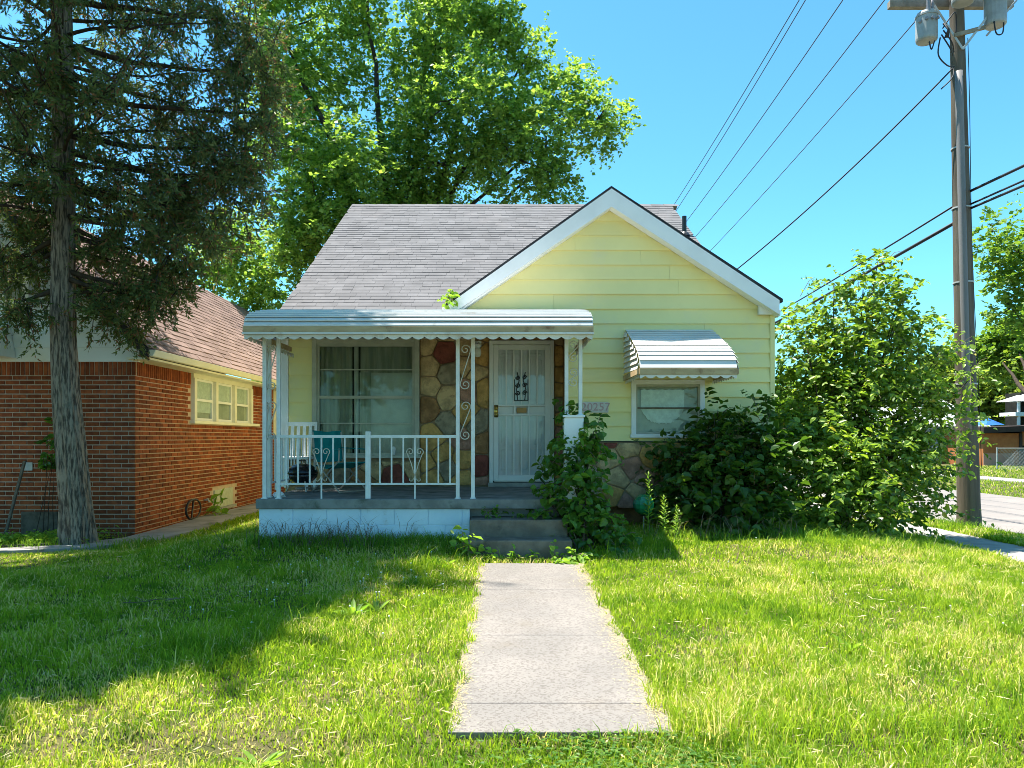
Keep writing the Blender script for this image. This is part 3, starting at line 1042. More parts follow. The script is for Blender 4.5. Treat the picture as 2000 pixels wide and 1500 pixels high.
# --- gable roof
GY0 = 10.08
mb = MB()
for ex, ez in ((GLX - .06, GLZ - .03), (GRX + .05, GRZ - .02)):
    th = .045
    mb.hexa([(ex, GY0, ez - th + .03), (AX, GY0, AZ - th + .05), (AX, 14.0, AZ - th + .05), (ex, 14.0, ez - th + .03),
             (ex, GY0, ez + .03), (AX, GY0, AZ + .05), (AX, 14.0, AZ + .05), (ex, 14.0, ez + .03)])
mb.build('gable_roof', 'roofedge', house)
RK = .205
for ex, ez, nm in ((GLX - .02, GLZ, 'l'), (GRX, GRZ, 'r')):
    mb = MB()
    mb.hexa([(ex, GY0 - .012, ez - (RK if nm == 'r' else .17)), (AX, GY0 - .012, AZ - RK - .03), (AX, GY0 + .055, AZ - RK - .03), (ex, GY0 + .055, ez - (RK if nm == 'r' else .17)),
             (ex, GY0 - .012, ez - .010), (AX, GY0 - .012, AZ + .010), (AX, GY0 + .055, AZ + .004), (ex, GY0 + .055, ez - .016)])
    mb.build('rake_board', 'white', house)
    mb = MB()                                            # soffit behind the rake board
    mb.hexa([(ex, GY0 + .057, ez - .20), (AX, GY0 + .057, AZ - .225), (AX, YG - .022, AZ - .225), (ex, YG - .022, ez - .20),
             (ex, GY0 + .057, ez - .17), (AX, GY0 + .057, AZ - .20), (AX, YG - .022, AZ - .20), (ex, YG - .022, ez - .17)])
    mb.build('soffit', 'white', house)
MB().box(3.49, 3.675, YG - .10, YG - .03, 3.19, 3.37).build('eave_return', 'white', house, bevel=.004)
MB().box(GLX - .10, GLX - .0, YG - .2, YG + .5, GLZ - .12, GLZ - .04).build('gutter', 'white', house, bevel=.01)
MB().box(XR + .04, XR + .16, YG + .1, YB - 4, 3.20, 3.29).build('gutter', 'white', house, bevel=.01)
vz = EAVE_Z + (14.78 - EAVE_Y) * rz_ / ry_
mb = MB()
mb.tube([(3.57, 14.78, vz - .05), (3.57, 14.78, vz + .38)], .045, 10)
mb.lathe((3.57, 14.76, vz - .03), [(.12, 0), (.1, .04), (.055, .09)], 10)
mb.build('vent_pipe', 'black', house)


# --- scalloped edging helper: runs along a->b hanging down from z
def scallop(a, b, ztop, depth, amp, period, th=.006):
    a = np.array(a, float)
    b = np.array(b, float)
    L = np.linalg.norm(b - a)
    n = max(8, int(L / period * 10))
    t = np.linspace(0, 1, n + 1)
    P = a[None] + (b - a)[None] * t[:, None]
    dn = np.array([-(b - a)[1], (b - a)[0]]) / L * th
    zb = ztop - depth - amp * np.abs(np.cos(np.pi * t * round(L / period))) ** 0.8
    mb = MB()
    k = n + 1
    V = [(p[0], p[1], ztop) for p in P] + [(p[0], p[1], zz) for p, zz in zip(P, zb)]
    V += [(p[0] + dn[0], p[1] + dn[1], ztop) for p in P] + [(p[0] + dn[0], p[1] + dn[1], zz) for p, zz in zip(P, zb)]
    F = []
    for i in range(n):
        F.append((i, i + 1, k + i + 1, k + i))
        F.append((2 * k + i, 3 * k + i, 3 * k + i + 1, 2 * k + i + 1))
        F.append((k + i, k + i + 1, 3 * k + i + 1, 3 * k + i))
    mb.add(V, F)
    return mb


def walk_profile(pts, n):
    pts = np.array(pts, float)
    d = np.r_[0, np.cumsum(np.linalg.norm(np.diff(pts, axis=0), axis=1))]
    t = np.linspace(0, d[-1], n)
    return np.stack([np.interp(t, d, pts[:, 0]), np.interp(t, d, pts[:, 1])], 1)


# --- porch canopy
CX0, CX1, CY0 = -2.95, 1.0, 8.45
canopy = MB().box(CX0 + .01, CX1 - .01, CY0 + .05, CY0 + .075, 2.69, 2.765).build('porch_canopy', 'alum', house)
prof = [(CY0 - .01, 2.768), (CY0 + .005, 2.82), (CY0 + .05, 2.875), (CY0 + .16, 2.935), (8.9, 3.01), (9.3, 3.085), (9.7, 3.155), (10.1, 3.215), (10.6, 3.255), (11.12, 3.285)]
front = walk_profile(prof[:4], 5)
backp = walk_profile(prof[3:], 12)
pp = np.concatenate([front, backp[1:]])
for i in range(len(pp) - 1):
    mb = MB()
    (ya, za), (yb, zb) = pp[i], pp[i + 1]
    x1 = CX1 if yb < YG - .05 else GLX - .02
    rise = .014
    ya -= .010
    mb.hexa([(CX0, ya - .004, za - .004 + rise - .012), (x1, ya - .004, za - .004 + rise - .012), (x1, yb + .02, zb - .004), (CX0, yb + .02, zb - .004),
             (CX0, ya - .004, za + rise), (x1, ya - .004, za + rise), (x1, yb + .02, zb + .004), (CX0, yb + .02, zb + .004)])
    mb.build('slat', 'alum', canopy)
for xs in (CX0 - .006, CX1):                            # closed ends
    mb = MB()
    top = [(y, z) for y, z in pp if y < 10.2]
    low = [(y, max(2.765, z - .12)) for y, z in top]
    k = len(mb.v)
    n = len(top)
    for xx in (xs, xs + .006):
        mb.v += [(xx, y, z) for y, z in top] + [(xx, y, z) for y, z in low]
    for i in range(n - 1):
        mb.f.append((k + i, k + i + 1, k + n + i + 1, k + n + i))
        mb.f.append((k + 2 * n + i, k + 3 * n + i, k + 3 * n + i + 1, k + 2 * n + i + 1))
        mb.f.append((k + i, k + 2 * n + i, k + 2 * n + i + 1, k + i + 1))
    mb.build('end_panel', 'alum', canopy)
MB().box(CX0 - .01, CX1 + .01, CY0 - .03, CY0 + .045, 2.694, 2.764).build('fascia', 'tan', canopy, bevel=.004)
MB().box(CX0 - .014, CX1 + .014, CY0 - .042, CY0 + .05, 2.672, 2.692).build('drip_strip', 'alum', canopy)
scallop((CX0, CY0 + .0), (CX1, CY0 + .0), 2.671, .022, .034, .139).build('valance', 'alum', canopy)
scallop((CX0 + .01, CY0 + .06), (CX0 + .01, 10.4), 2.671, .022, .034, .139).build('side_valance', 'alum', canopy)
scallop((CX1 - .01, CY0 + .06), (CX1 - .01, YG - .05), 2.671, .022, .034, .139).build('side_valance', 'alum', canopy)
for xx in (CX0 + .0, CX1 - .04):
    MB().box(xx, xx + .04, CY0 + .08, 10.2, 2.68, 2.74).build('side_rail', 'tan', canopy)
mb = MB()                                               # ribbed underside
x = CX0 + .05
while x < CX1 - .05:
    x1 = min(x + .15, CX1 - .05)
    mb.hexa([(x, CY0 + .09, 2.742), (x1, CY0 + .09, 2.742), (x1, YG - .05, 3.02), (x, YG - .05, 3.02),
             (x, CY0 + .09, 2.762), (x1, CY0 + .09, 2.762), (x1, YG - .05, 3.04), (x, YG - .05, 3.04)])
    x += .165
o = mb.build('underside_ribs', 'alum', canopy)
o['kind'] = 'stuff'
MB().hexa([(CX0 + .02, CY0 + .09, 2.765), (CX1 - .02, CY0 + .09, 2.765), (CX1 - .02, YG - .03, 3.045), (CX0 + .02, YG - .03, 3.045),
           (CX0 + .02, CY0 + .09, 2.772), (CX1 - .02, CY0 + .09, 2.772), (CX1 - .02, YG - .03, 3.052), (CX0 + .02, YG - .03, 3.052)]).build('ceiling_sheet', 'alum', canopy)
mb = MB().box(XL, GLX + .2, 10.74, YD - .03, 2.955, 2.975)
mb.build('eave_soffit', 'white', house)

# --- porch floor and base
mb = MB()
mb.box(-2.91, 1.05, 8.71, YG - .03, .668, FLOOR)
mb.box(-2.91, ALC - .02, YG - .03, YD + .01, .668, FLOOR)
mb.build('porch_floor', 'porch_concrete', house, bevel=.01)
mb = MB().box(-2.84, 1.0, 8.86, YD, 0.0, .666)
base = mb.build('porch_base', 'concrete', house)
MB().box(-2.876, -.407, 8.7535, 8.858, .09, .664).build('joint_mortar', 'block', base)
R = random.Random(8)
for row, (za, zb, off) in enumerate(((.475, .664, 0), (.283, .473, .2), (.09, .281, 0))):
    x = -2.88 - off
    while x < -.41:
        xa, xb = max(x, -2.88), min(x + .394, -.405)
        if xb - xa > .05:
            MB().box(xa + .001, xb - .001, 8.745 + R.uniform(-.004, .004), 8.86, za, zb).build('block', 'block', base, bevel=.006)
        x += .398
    y = 8.86
for row, (za, zb) in enumerate(((.475, .664), (.283, .471), (.09, .279))):
    for k in range(5):
        MB().box(-2.88, -2.84, 8.87 + k * .41, 8.87 + k * .41 + .4, za, zb).build('block', 'block', base)
MB().box(-.39, .72, 8.42, 8.86, 0.0, .572).build('step', 'step', house, bevel=.015)
MB().box(-.40, .74, 8.12, 8.42, 0.0, .382).build('step', 'step', house, bevel=.015)
MB().box(.70, .93, 8.72, 8.93, FLOOR, 1.74).build('porch_pier', 'white', house, bevel=.008)
MB().box(.685, .945, 8.705, 8.945, 1.74, 1.765).build('pier_cap', 'white', house, bevel=.004)


# --- wrought iron posts and railing
def spiral(c, r0, turns, a0, sgn, n=26):
    """flat spiral points (x, z) winding in to c"""
    out = []
    for i in range(n + 1):
        t = i / n
        r = r0 * (1 - .8 * t)
        a = a0 + sgn * turns * 2 * math.pi * t
        out.append((c[0] + r * math.cos(a), c[1] + r * math.sin(a)))
    return out


def s_scroll(w, z0, z1):
    """S shaped scroll in a slot of width w between heights z0 and z1, centred at x=0"""
    r = w * .46
    top = spiral((0, z1 - r), r, 1.35, rad(-20), 1)      # ends inside
    bot = spiral((0, z0 + r), r, 1.35, rad(160), 1)
    return list(reversed(top)) + bot


def post(name, uprights, z0, z1, slots):
    """uprights: [(x, y)]; slots: [(upright i, upright j)] that hold scrolls"""
    mb = MB()
    for x, y in uprights:
        mb.box(x - .022, x + .022, y - .022, y + .022, z0, z1)
        mb.box(x - .035, x + .035, y - .035, y + .035, z0, z0 + .012)
    p = mb.build(name, 'iron', house, bevel=.004)
    for i, j in slots:
        (xa, ya), (xb, yb) = uprights[i], uprights[j]
        w = math.hypot(xb - xa, yb - ya) - .044
        H = z1 - z0
        for f0, f1 in ((.36, .60), (.67, .95)):
            pts = s_scroll(w, z0 + H * f0, z0 + H * f1)
            ux, uy = (xb - xa) / (w + .044), (yb - ya) / (w + .044)
            cx, cy = (xa + xb) / 2, (ya + yb) / 2
            m2 = MB()
            m2.tube([(cx + ux * q[0], cy + uy * q[0], q[1]) for q in pts], .0065, 6)
            m2.build('scroll', 'scroll', p, smooth=True)
    return p


YP = 8.80
post('porch_post', [(-2.83, YP), (-2.665, YP), (-2.83, YP + .17)], FLOOR, 2.70, [(0, 1), (0, 2)])
post('porch_post', [(-.55, YP), (-.37, YP)], FLOOR, 2.70, [(0, 1)])
post('porch_post', [(.735, YP + .02), (.90, YP + .02)], 1.765, 2.70, [(0, 1)])


def railing(a, b, nb, long_idx, mid=None):
    ax, ay = a
    bx, by = b
    mb = MB()
    mb.bar((ax, ay, 1.515), (bx, by, 1.515), .034, .034)
    rl = mb.build('railing', 'iron', house, bevel=.003)
    MB().bar((ax, ay, .955), (bx, by, .955), .022, .022).build('bottom_rail', 'iron', rl)
    for i in range(nb):
        t = (i + .5) / nb
        x, y = ax + (bx - ax) * t, ay + (by - ay) * t
        if mid is not None and i == mid:
            MB().box(x - .03, x + .03, y - .03, y + .03, FLOOR, 1.575).build('rail_post', 'iron', rl, bevel=.006)
            continue
        MB().box(x - .0085, x + .0085, y - .0085, y + .0085, FLOOR if i in long_idx else .965, 1.50).build('baluster', 'iron', rl)
        if i in long_idx:
            m2 = MB()
            for sg in (-1, 1):
                pts = [(0, 1.045), (.045 * sg, 1.20), (.088 * sg, 1.31)]
                pts += [(sg * q[0], q[1]) for q in spiral((.055, 1.335), .046, 1.2, rad(-20), 1, 18)]
                m2.tube([(x + q[0], y - .012, q[1]) for q in pts], .0055, 6)
                low = [(0, 1.05), (.018 * sg, 1.01), (.045 * sg, .985), (.065 * sg, 1.0), (.06 * sg, 1.02)]
                m2.tube([(x + q[0], y - .012, q[1]) for q in low], .0045, 6)
            m2.build('heart_scroll', 'scroll', rl, smooth=True)


railing((-2.643, YP), (-.572, YP), 15, (3, 11), mid=7)
railing((-2.83, YP + .19), (-2.83, YD - .05), 14, ())

# --- picture window
mb = MB()
t = .07
mb.box(PX0, PX0 + t, YD - .05, YD + .02, PZ0 + .045, PZ1)
mb.box(PX1 - t, PX1, YD - .05, YD + .02, PZ0 + .045, PZ1)
mb.box(PX0 + t, PX1 - t, YD - .05, YD + .02, PZ1 - t, PZ1)
win = mb.build('picture_window', 'frame', house, bevel=.004)
MB().box(PX0 - .02, PX1 + .02, YD - .09, YD + .02, PZ0, PZ0 + .045).build('sill', 'frame', win, bevel=.005)
ix0, ix1, iz0, iz1 = PX0 + t, PX1 - t, PZ0 + .045, PZ1 - t
zmid = PZ(776, 11.0)
mb = MB()
for xa, xb in ((ix0, ix0 + .035), (ix1 - .035, ix1)):
    mb.box(xa, xb, YD - .025, YD + .01, iz0, iz1)
mb.box(ix0 + .035, ix1 - .035, YD - .025, YD + .01, iz1 - .035, iz1)
mb.box(ix0 + .035, ix1 - .035, YD - .025, YD + .01, iz0, iz0 + .03)
mb.box(ix0 + .035, ix1 - .035, YD - .030, YD + .01, zmid - .022, zmid + .022)
mb.build('storm_frame', 'frame', win)
for zz in (PZ(722, 11.0), PZ(827, 11.0)):
    MB().box(ix0 + .036, ix1 - .036, YD - .012, YD + .004, zz - .009, zz + .009).build('glazing_bar', 'frame', win)
for za, zb in ((iz0 + .03, zmid - .022), (zmid + .022, iz1 - .035)):
    MB().box(ix0 + .03, ix1 - .03, YD + .006, YD + .010, za, zb).build('pane', 'glass', win)


def drape(name, x0, x1, z0, z1, y, amp, waves, mat, parent, n=60, seed=1):
    R = random.Random(seed)
    ph = R.uniform(0, 6)
    A, B = [], []
    for i in range(n + 1):
        t = i / n
        x = x0 + (x1 - x0) * t
        yy = y + amp * math.sin(waves * 2 * math.pi * t + ph + 0.8 * math.sin(5 * t))
        A.append((x, yy, z1))
        B.append((x + R.uniform(-.002, .002), yy + .01 * math.sin(9 * t), z0))
    mb = MB()
    k = n + 1
    V = A + B
    F = [(i, i + 1, k + i + 1, k + i) for i in range(n)]
    V2 = [(p[0], p[1] + .004, p[2]) for p in V]
    F2 = [tuple(j + 2 * k for j in reversed(f)) for f in F]
    mb.add(V + V2, F + F2)
    return mb.build(name, mat, parent, smooth=True)


drape('curtain', ix0 - .03, -2.26, iz0 - .05, iz1 + .05, YD + .085, .012, 6, 'curtain', win, seed=2)
drape('curtain', -2.235, -2.17, iz0 - .05, iz1 + .05, YD + .075, .008, 1, 'sheer', win, n=12, seed=3)
drape('curtain', -2.14, ix1 + .04, 2.47, iz1 + .05, YD + .085, .010, 7, 'curtain', win, seed=4)
drape('curtain', -2.02, ix1 + .04, iz0 - .05, 2.47, YD + .10, .006, 2, 'sheer', win, seed=5)
drape('curtain', -2.15, -1.98, iz0 - .05, 2.47, YD + .07, .007, 2, 'curtain', win, n=16, seed=9)
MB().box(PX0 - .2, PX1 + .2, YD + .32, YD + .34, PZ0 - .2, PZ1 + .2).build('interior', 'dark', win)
m2 = MB()
m2.lathe((PX(770, 11.02), YD - .055, PZ0 + .046), [(.0, 0), (.025, 0), (.03, .06), (.035, .09), (.025, .12), (.0, .13)], 12)
m2.build('ornament_on_sill', 'lace', win, smooth=True)

# --- small window and its awning
mb = MB()
t = .065
mb.box(WX0, WX0 + t, YG - .05, YG + .02, WZ0 + .05, WZ1)
mb.box(WX1 - t, WX1, YG - .05, YG + .02, WZ0 + .05, WZ1)
mb.box(WX0 + t, WX1 - t, YG - .05, YG + .02, WZ1 - t, WZ1)
w2 = mb.build('small_window', 'white', house, bevel=.004)
MB().box(WX0 - .015, WX1 + .015, YG - .075, YG + .02, WZ0, WZ0 + .05).build('sill', 'white', w2, bevel=.005)
jx0, jx1, jz0, jz1 = WX0 + t, WX1 - t, WZ0 + .05, WZ1 - t
mb = MB()
mb.box(jx0, jx0 + .022, YG - .02, YG + .01, jz0, jz1)
mb.box(jx1 - .022, jx1, YG - .02, YG + .01, jz0, jz1)
mb.box(jx0 + .022, jx1 - .022, YG - .02, YG + .01, jz0, jz0 + .03)
mb.box(jx0 + .022, jx1 - .022, YG - .02, YG + .01, jz1 - .03, jz1)
mb.build('sash', 'frame', w2)
zz = PZ(797, 10.3)
MB().box(jx0 + .022, jx1 - .022, YG - .018, YG + .008, zz - .010, zz + .010).build('meeting_rail', 'timber', w2)
for za, zb in ((jz0 + .03, zz - .009), (zz + .009, jz1 - .03)):
    MB().box(jx0 + .02, jx1 - .02, YG + .010, YG + .013, za, zb).build('pane', 'glass', w2)
drape('blind', jx0 - .03, jx1 + .03, jz0 - .05, jz1 + .05, YG + .075, .004, 3, 'sheer', w2, seed=6)
# pale lace panel with a scalloped top and a ragged lower edge
mb = MB()
lx0, lx1 = 1.90, 2.50
top = []
bot = []
n = 36
R = random.Random(3)
for i in range(n + 1):
    t = i / n
    x = lx0 + (lx1 - lx0) * t
    top.append((x, 2.16 + .012 * abs(math.sin(t * math.pi * 7))))
    bot.append((x, 1.70 + .20 * abs(2 * t - 1) ** 3 + R.uniform(-.012, .012)))
k = n + 1
V = [(x, YG + .055, z) for x, z in top] + [(x, YG + .055, z) for x, z in bot]
V += [(x, YG + .058, z) for x, z in top] + [(x, YG + .058, z) for x, z in bot]
F = []
for i in range(n):
    F += [(i, i + 1, k + i + 1, k + i), (2 * k + i, 3 * k + i, 3 * k + i + 1, 2 * k + i + 1)]
mb.add(V, F)
mb.build('lace_curtain', 'lace', w2)
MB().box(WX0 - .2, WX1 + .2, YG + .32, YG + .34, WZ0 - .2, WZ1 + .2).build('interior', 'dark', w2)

aw_prof = [(9.19, 2.36), (9.205, 2.43), (9.23, 2.48), (9.40, 2.602), (9.56, 2.68), (9.75, 2.766), (10.02, 2.875), (10.28, 2.985)]
awp = walk_profile(aw_prof, 14)
AWX0, AWX1 = 1.67, 2.868
awning = MB().box(AWX0 + .02, AWX1 - .02, YG - .045, YG - .02, 2.93, 2.985).build('window_awning', 'alum', house)
for i in range(len(awp) - 1):
    (ya, za), (yb, zb) = awp[i], awp[i + 1]
    mb = MB()
    ln = math.hypot(yb - ya, zb - za)
    ny, nz = -(zb - za) / ln, (yb - ya) / ln
    rise = .016
    q = []
    for hgt0, hgt1 in ((rise - .005, 0.0), (rise, .005)):
        q += [(AWX0, ya + ny * hgt0, za + nz * hgt0), (AWX1, ya + ny * hgt0, za + nz * hgt0),
              (AWX1, yb + ny * hgt1 + .01, zb + nz * hgt1 + .004), (AWX0, yb + ny * hgt1 + .01, zb + nz * hgt1 + .004)]
    mb.hexa(q)
    mb.build('slat', 'alum', awning)


def aw_y(z):
    zs = [p[1] for p in aw_prof]
    ys = [p[0] for p in aw_prof]
    return float(np.interp(z, zs, ys))


for xs, sg in ((AWX0, -1), (AWX1, 1)):
    zt = 2.93
    while zt > 2.37:
        zb = zt - .075
        mb = MB()
        o0, o1 = sg * .003, sg * .028
        ya, yb_ = aw_y(zt) + .01, aw_y(max(zb, 2.36)) + .01
        q = []
        for dx in (0, sg * .004):
            q += [(xs + o0 + dx, ya, zt), (xs + o0 + dx, YG - .03, zt + .03), (xs + o1 + dx, YG - .03, zb + .03), (xs + o1 + dx, yb_, zb)]
        mb.hexa(q)
        mb.build('side_slat', 'alum', awning)
        zt -= .072
MB().box(AWX0 - .004, AWX1 + .004, 9.172, 9.20, 2.28, 2.357).build('fascia', 'tan', awning, bevel=.003)
for xs in (AWX0 - .03, AWX1 + .008):
    MB().box(xs, xs + .022, 9.205, YG - .03, 2.285, 2.35).build('side_fascia', 'tan', awning)
scallop((AWX0, 9.185), (AWX1, 9.185), 2.279, .012, .034, .135).build('valance', 'alum', awning)
scallop((AWX0, 9.2), (AWX0, YG - .05), 2.283, .012, .034, .11).build('side_valance', 'alum', awning)
scallop((AWX1, 9.2), (AWX1, YG - .05), 2.283, .012, .034, .11).build('side_valance', 'alum', awning)

# --- front door
mb = MB()
mb.box(DX0, DX0 + .055, YD - .06, YD + .02, FLOOR + .06, DZ1)
mb.box(DX1 - .055, DX1, YD - .06, YD + .02, FLOOR + .06, DZ1)
mb.box(DX0 + .055, DX1 - .055, YD - .06, YD + .02, DZ1 - .06, DZ1)
door = mb.build('front_door', 'door', house, bevel=.004)
MB().box(DX0 - .02, DX1 + .02, YD - .10, YD + .02, FLOOR + .001, FLOOR + .06).build('threshold', 'concrete', door, bevel=.006)
ex0, ex1, ez0, ez1 = DX0 + .058, DX1 - .058, FLOOR + .085, DZ1 - .066
zb0, zb1 = PZ(812, 10.95), PZ(790, 10.95)
ys0, ys1 = YD - .05, YD - .02
mb = MB()
mb.box(ex0, ex0 + .075, ys0, ys1, ez0, ez1)
mb.box(ex1 - .075, ex1, ys0, ys1, ez0, ez1)
mb.box(ex0 + .075, ex1 - .075, ys0, ys1, ez1 - .07, ez1)
mb.box(ex0 + .075, ex1 - .075, ys0, ys1, ez0, ez0 + .085)
mb.box(ex0 + .075, ex1 - .075, ys0 - .004, ys1, zb0, zb0 + .028)
mb.box(ex0 + .075, ex1 - .075, ys0 - .004, ys1, zb1 - .028, zb1)
mb.box(ex0 + .30, ex0 + .33, ys0 - .003, ys1, zb0 + .028, zb1 - .028)
mb.box(ex1 - .33, ex1 - .30, ys0 - .003, ys1, zb0 + .028, zb1 - .028)
mb.build('security_frame', 'door', door, bevel=.004)
for k in range(5):
    xx = ex0 + .075 + (ex1 - ex0 - .15) * (k + 1) / 6
    for za, zb in ((ez0 + .085, zb0), (zb1, ez1 - .07)):
        MB().box(xx - .009, xx + .009, ys0 + .002, ys0 + .018, za, zb).build('bar', 'door', door)
for za, zb in ((ez0 + .08, zb0 + .005), (zb1 - .005, ez1 - .065)):
    MB().box(ex0 + .07, ex1 - .07, ys1 + .002, ys1 + .005, za, zb).build('pane', 'doorglass', door)
inner = MB().box(ex0 + .01, ex1 - .01, YD + .0, YD + .045, ez0 - .02, ez1).build('inner_door', 'door', door)
xm = (ex0 + ex1) / 2
for (xa, xb) in ((ex0 + .12, xm - .05), (xm + .05, ex1 - .12)):
    for za, zb in ((ez0 + .16, ez0 + .46), (ez0 + .54, zb0 - .06), (zb1 + .08, zb1 + .66), (zb1 + .72, ez1 - .12)):
        MB().box(xa, xb, YD - .008, YD + .001, za, zb).build('panel', 'door', inner, bevel=.006)
m2 = MB()                                               # dark wrought ornament in the upper half
cx, z0_, z1_ = PX(1018, 10.95), PZ(783, 10.95), PZ(727, 10.95)
H = z1_ - z0_
m2.box(cx - .105, cx - .093, ys0 - .006, ys0 + .004, z0_, z0_ + H * .75)
m2.box(cx + .093, cx + .105, ys0 - .006, ys0 + .004, z0_, z0_ + H * .75)
m2.box(cx - .093, cx + .093, ys0 - .006, ys0 + .004, z0_, z0_ + .012)
for sg in (-1, 1):
    for zc, r in ((z0_ + H * .28, .036), (z0_ + H * .55, .036), (z0_ + H * .82, .034)):
        m2.tube([(cx + sg * (.05 + q[0]), ys0, q[1] + zc) for q in spiral((0, 0), r, 1.4, 0, sg, 18)], .008, 5)
    m2.tube([(cx + sg * .05, ys0, z0_), (cx + sg * .07, ys0, z0_ + H * .4), (cx + sg * .03, ys0, z0_ + H * .7), (cx + sg * .06, ys0, z1_)], .008, 5)
m2.build('iron_ornament', 'black', door)
MB().box(ex0 + .345, ex1 - .345, ys0 - .01, ys0 + .01, zb0 + .045, zb1 - .045).build('mail_slot', 'wood_slot', door, bevel=.004)
m2 = MB()
hx, hz = PX(969, 10.9), PZ(803, 10.9)
m2.box(hx - .03, hx + .03, ys0 - .008, ys0 - .001, hz - .09, hz + .09)
m2.lathe((hx, ys0 - .04, hz - .07), [(.0, 0), (.02, .005), (.028, .025), (.02, .045), (0, .05)], 10)
m2.lathe((hx, ys0 - .04, hz + .02), [(.0, 0), (.02, .005), (.028, .025), (.02, .045), (0, .05)], 10)
m2.build('handle', 'brass', door, smooth=True)
MB().box(DX0, DX1, YD + .05, YD + .07, FLOOR, DZ1).build('door_backing', 'dark', door)

# --- porch lamp, house number
lx, lz = PX(933, 10.85), PZ(683, 10.85)
m2 = MB()
m2.box(lx - .05, lx + .05, YD - .06, YD - .02, lz + .06, lz + .14)
m2.tube([(lx, YD - .05, lz + .10), (lx, YD - .13, lz + .12), (lx, YD - .14, lz + .06)], .012, 8)
m2.lathe((lx, YD - .14, lz + .03), [(.035, 0), (.05, .01), (.045, .05), (.02, .06)], 12)
lamp = m2.build('porch_lamp', 'white', house)
m2 = MB()
m2.lathe((lx, YD - .14, lz - .11), [(.0, 0), (.035, .01), (.052, .05), (.05, .10), (.036, .139)], 14)
m2.build('jar', 'jar', lamp, smooth=True)
nx0, nx1 = PX(1138, 10.28), PX(1188, 10.28)
nz0, nz1 = PZ(806, 10.28), PZ(785, 10.28)
pl = MB().box(nx0, nx1, YG - .046, YG - .026, nz0, nz1).build('number_plate', 'plaque', house, bevel=.003)
tc = bpy.data.curves.new('numerals', 'FONT')
tc.body = '20257'
tc.align_x = 'CENTER'
tc.align_y = 'CENTER'
tc.size = (nz1 - nz0) * 1.02
tc.extrude = .003
tc.offset = .001
tc.space_character = 1.06
tc.materials.append(M['numerals'])
to = link(bpy.data.objects.new('numeral_curve', tc))
bpy.context.view_layer.update()
nm_ = bpy.data.meshes.new_from_object(to.evaluated_get(bpy.context.evaluated_depsgraph_get()))
bpy.data.objects.remove(to)
to = mesh_obj('numerals', nm_, 'numerals', pl)
to.location = Vector(((nx0 + nx1) / 2, YG - .049, (nz0 + nz1) / 2)) - house.location
to.rotation_euler = (rad(90), 0, 0)

# ================================================================== THE BRICK HOUSE
BX, BY = -5.40, 10.90            # its near corner
BZT = 2.62                       # top of the brickwork
bh = thing('brick_house', 'red brick bungalow with white gable and brown roof behind the conifer', 'house', (-6.5, 11.0, 0.05))
BXL, BYB = -9.7, 24.0
mb = MB()
mb.box(BXL, BX - .012, BY + .012, BY + .14, -.1, BZT)
front_b = mb.build('front_wall', 'brickmortar', bh)
SWY0, SWY1, SWZ0, SWZ1 = 12.88, 15.88, 1.80, 2.60
mb = MB()
x0, x1 = BX - .14, BX - .012
mb.box(x0, x1, BY + .142, SWY0, -.1, BZT)
mb.box(x0, x1, SWY1, BYB, -.1, BZT)
mb.box(x0, x1, SWY0, SWY1, -.1, SWZ0)
side_b = mb.build('side_wall', 'brickmortar', bh)
mb = MB()
mb.box(BXL - .0, BXL + .1, BY + .15, BYB, -.1, BZT)
mb.box(BXL, BX, BYB, BYB + .1, -.1, BZT)
mb.build('rear_wall', 'brickmortar', bh)

CH, BL, BH_, MO = 0.0677, 0.2127, 0.0555, 0.0125
pieces = []                      # (face, a0, a1, z0, z1)
R = random.Random(17)
ncourse = 36
for c in range(ncourse):
    z0 = -.02 + c * CH
    z1 = z0 + BH_
    if z1 > BZT - .21:
        break
    off = 0 if c % 2 == 0 else BL / 2
    a = 0.0 - off
    while a < 2.75:                                      # along the front, measured left from the corner
        pieces.append(('f', max(a, 0), min(a + BL - MO, 2.75), z0, z1))
        a += BL
    a = .0215 - (BL / 2 - off)
    while a < 8.4:                                       # along the side
        a0, a1 = max(a, .0215), a + BL - MO
        y0, y1 = BY + a0, BY + a1
        if not (y1 > SWY0 - .01 and y0 < SWY1 + .01 and z1 > SWZ0 - .06):
            if not (y1 > 13.8 and y0 < 14.86 and z0 < .56 and z1 > .14):
                pieces.append(('s', a0, a1, z0, z1))
        a += BL
ss = BZT - .205
for k in range(int(2.75 / CH)):
    pieces.append(('f', k * CH, k * CH + BH_, ss, BZT - .003))
for k in range(1, int(8.4 / CH)):
    y0 = BY + k * CH
    if y0 + BH_ > SWY0 - .02 and y0 < SWY1 + .02:
        continue
    pieces.append(('s', k * CH, k * CH + BH_, ss, BZT - .003))


def brick_size(p):
    f, a0, a1, z0, z1 = p
    if f == 'f':
        x, y = BX - (a0 + a1) / 2, BY
        px = VPX + x / y * FPX
        return -1 if px < 0 else (a1 - a0) * (z1 - z0) / y ** 2
    y = BY + (a0 + a1) / 2
    return (a1 - a0) * (z1 - z0) / y ** 2 * abs(BX) / y


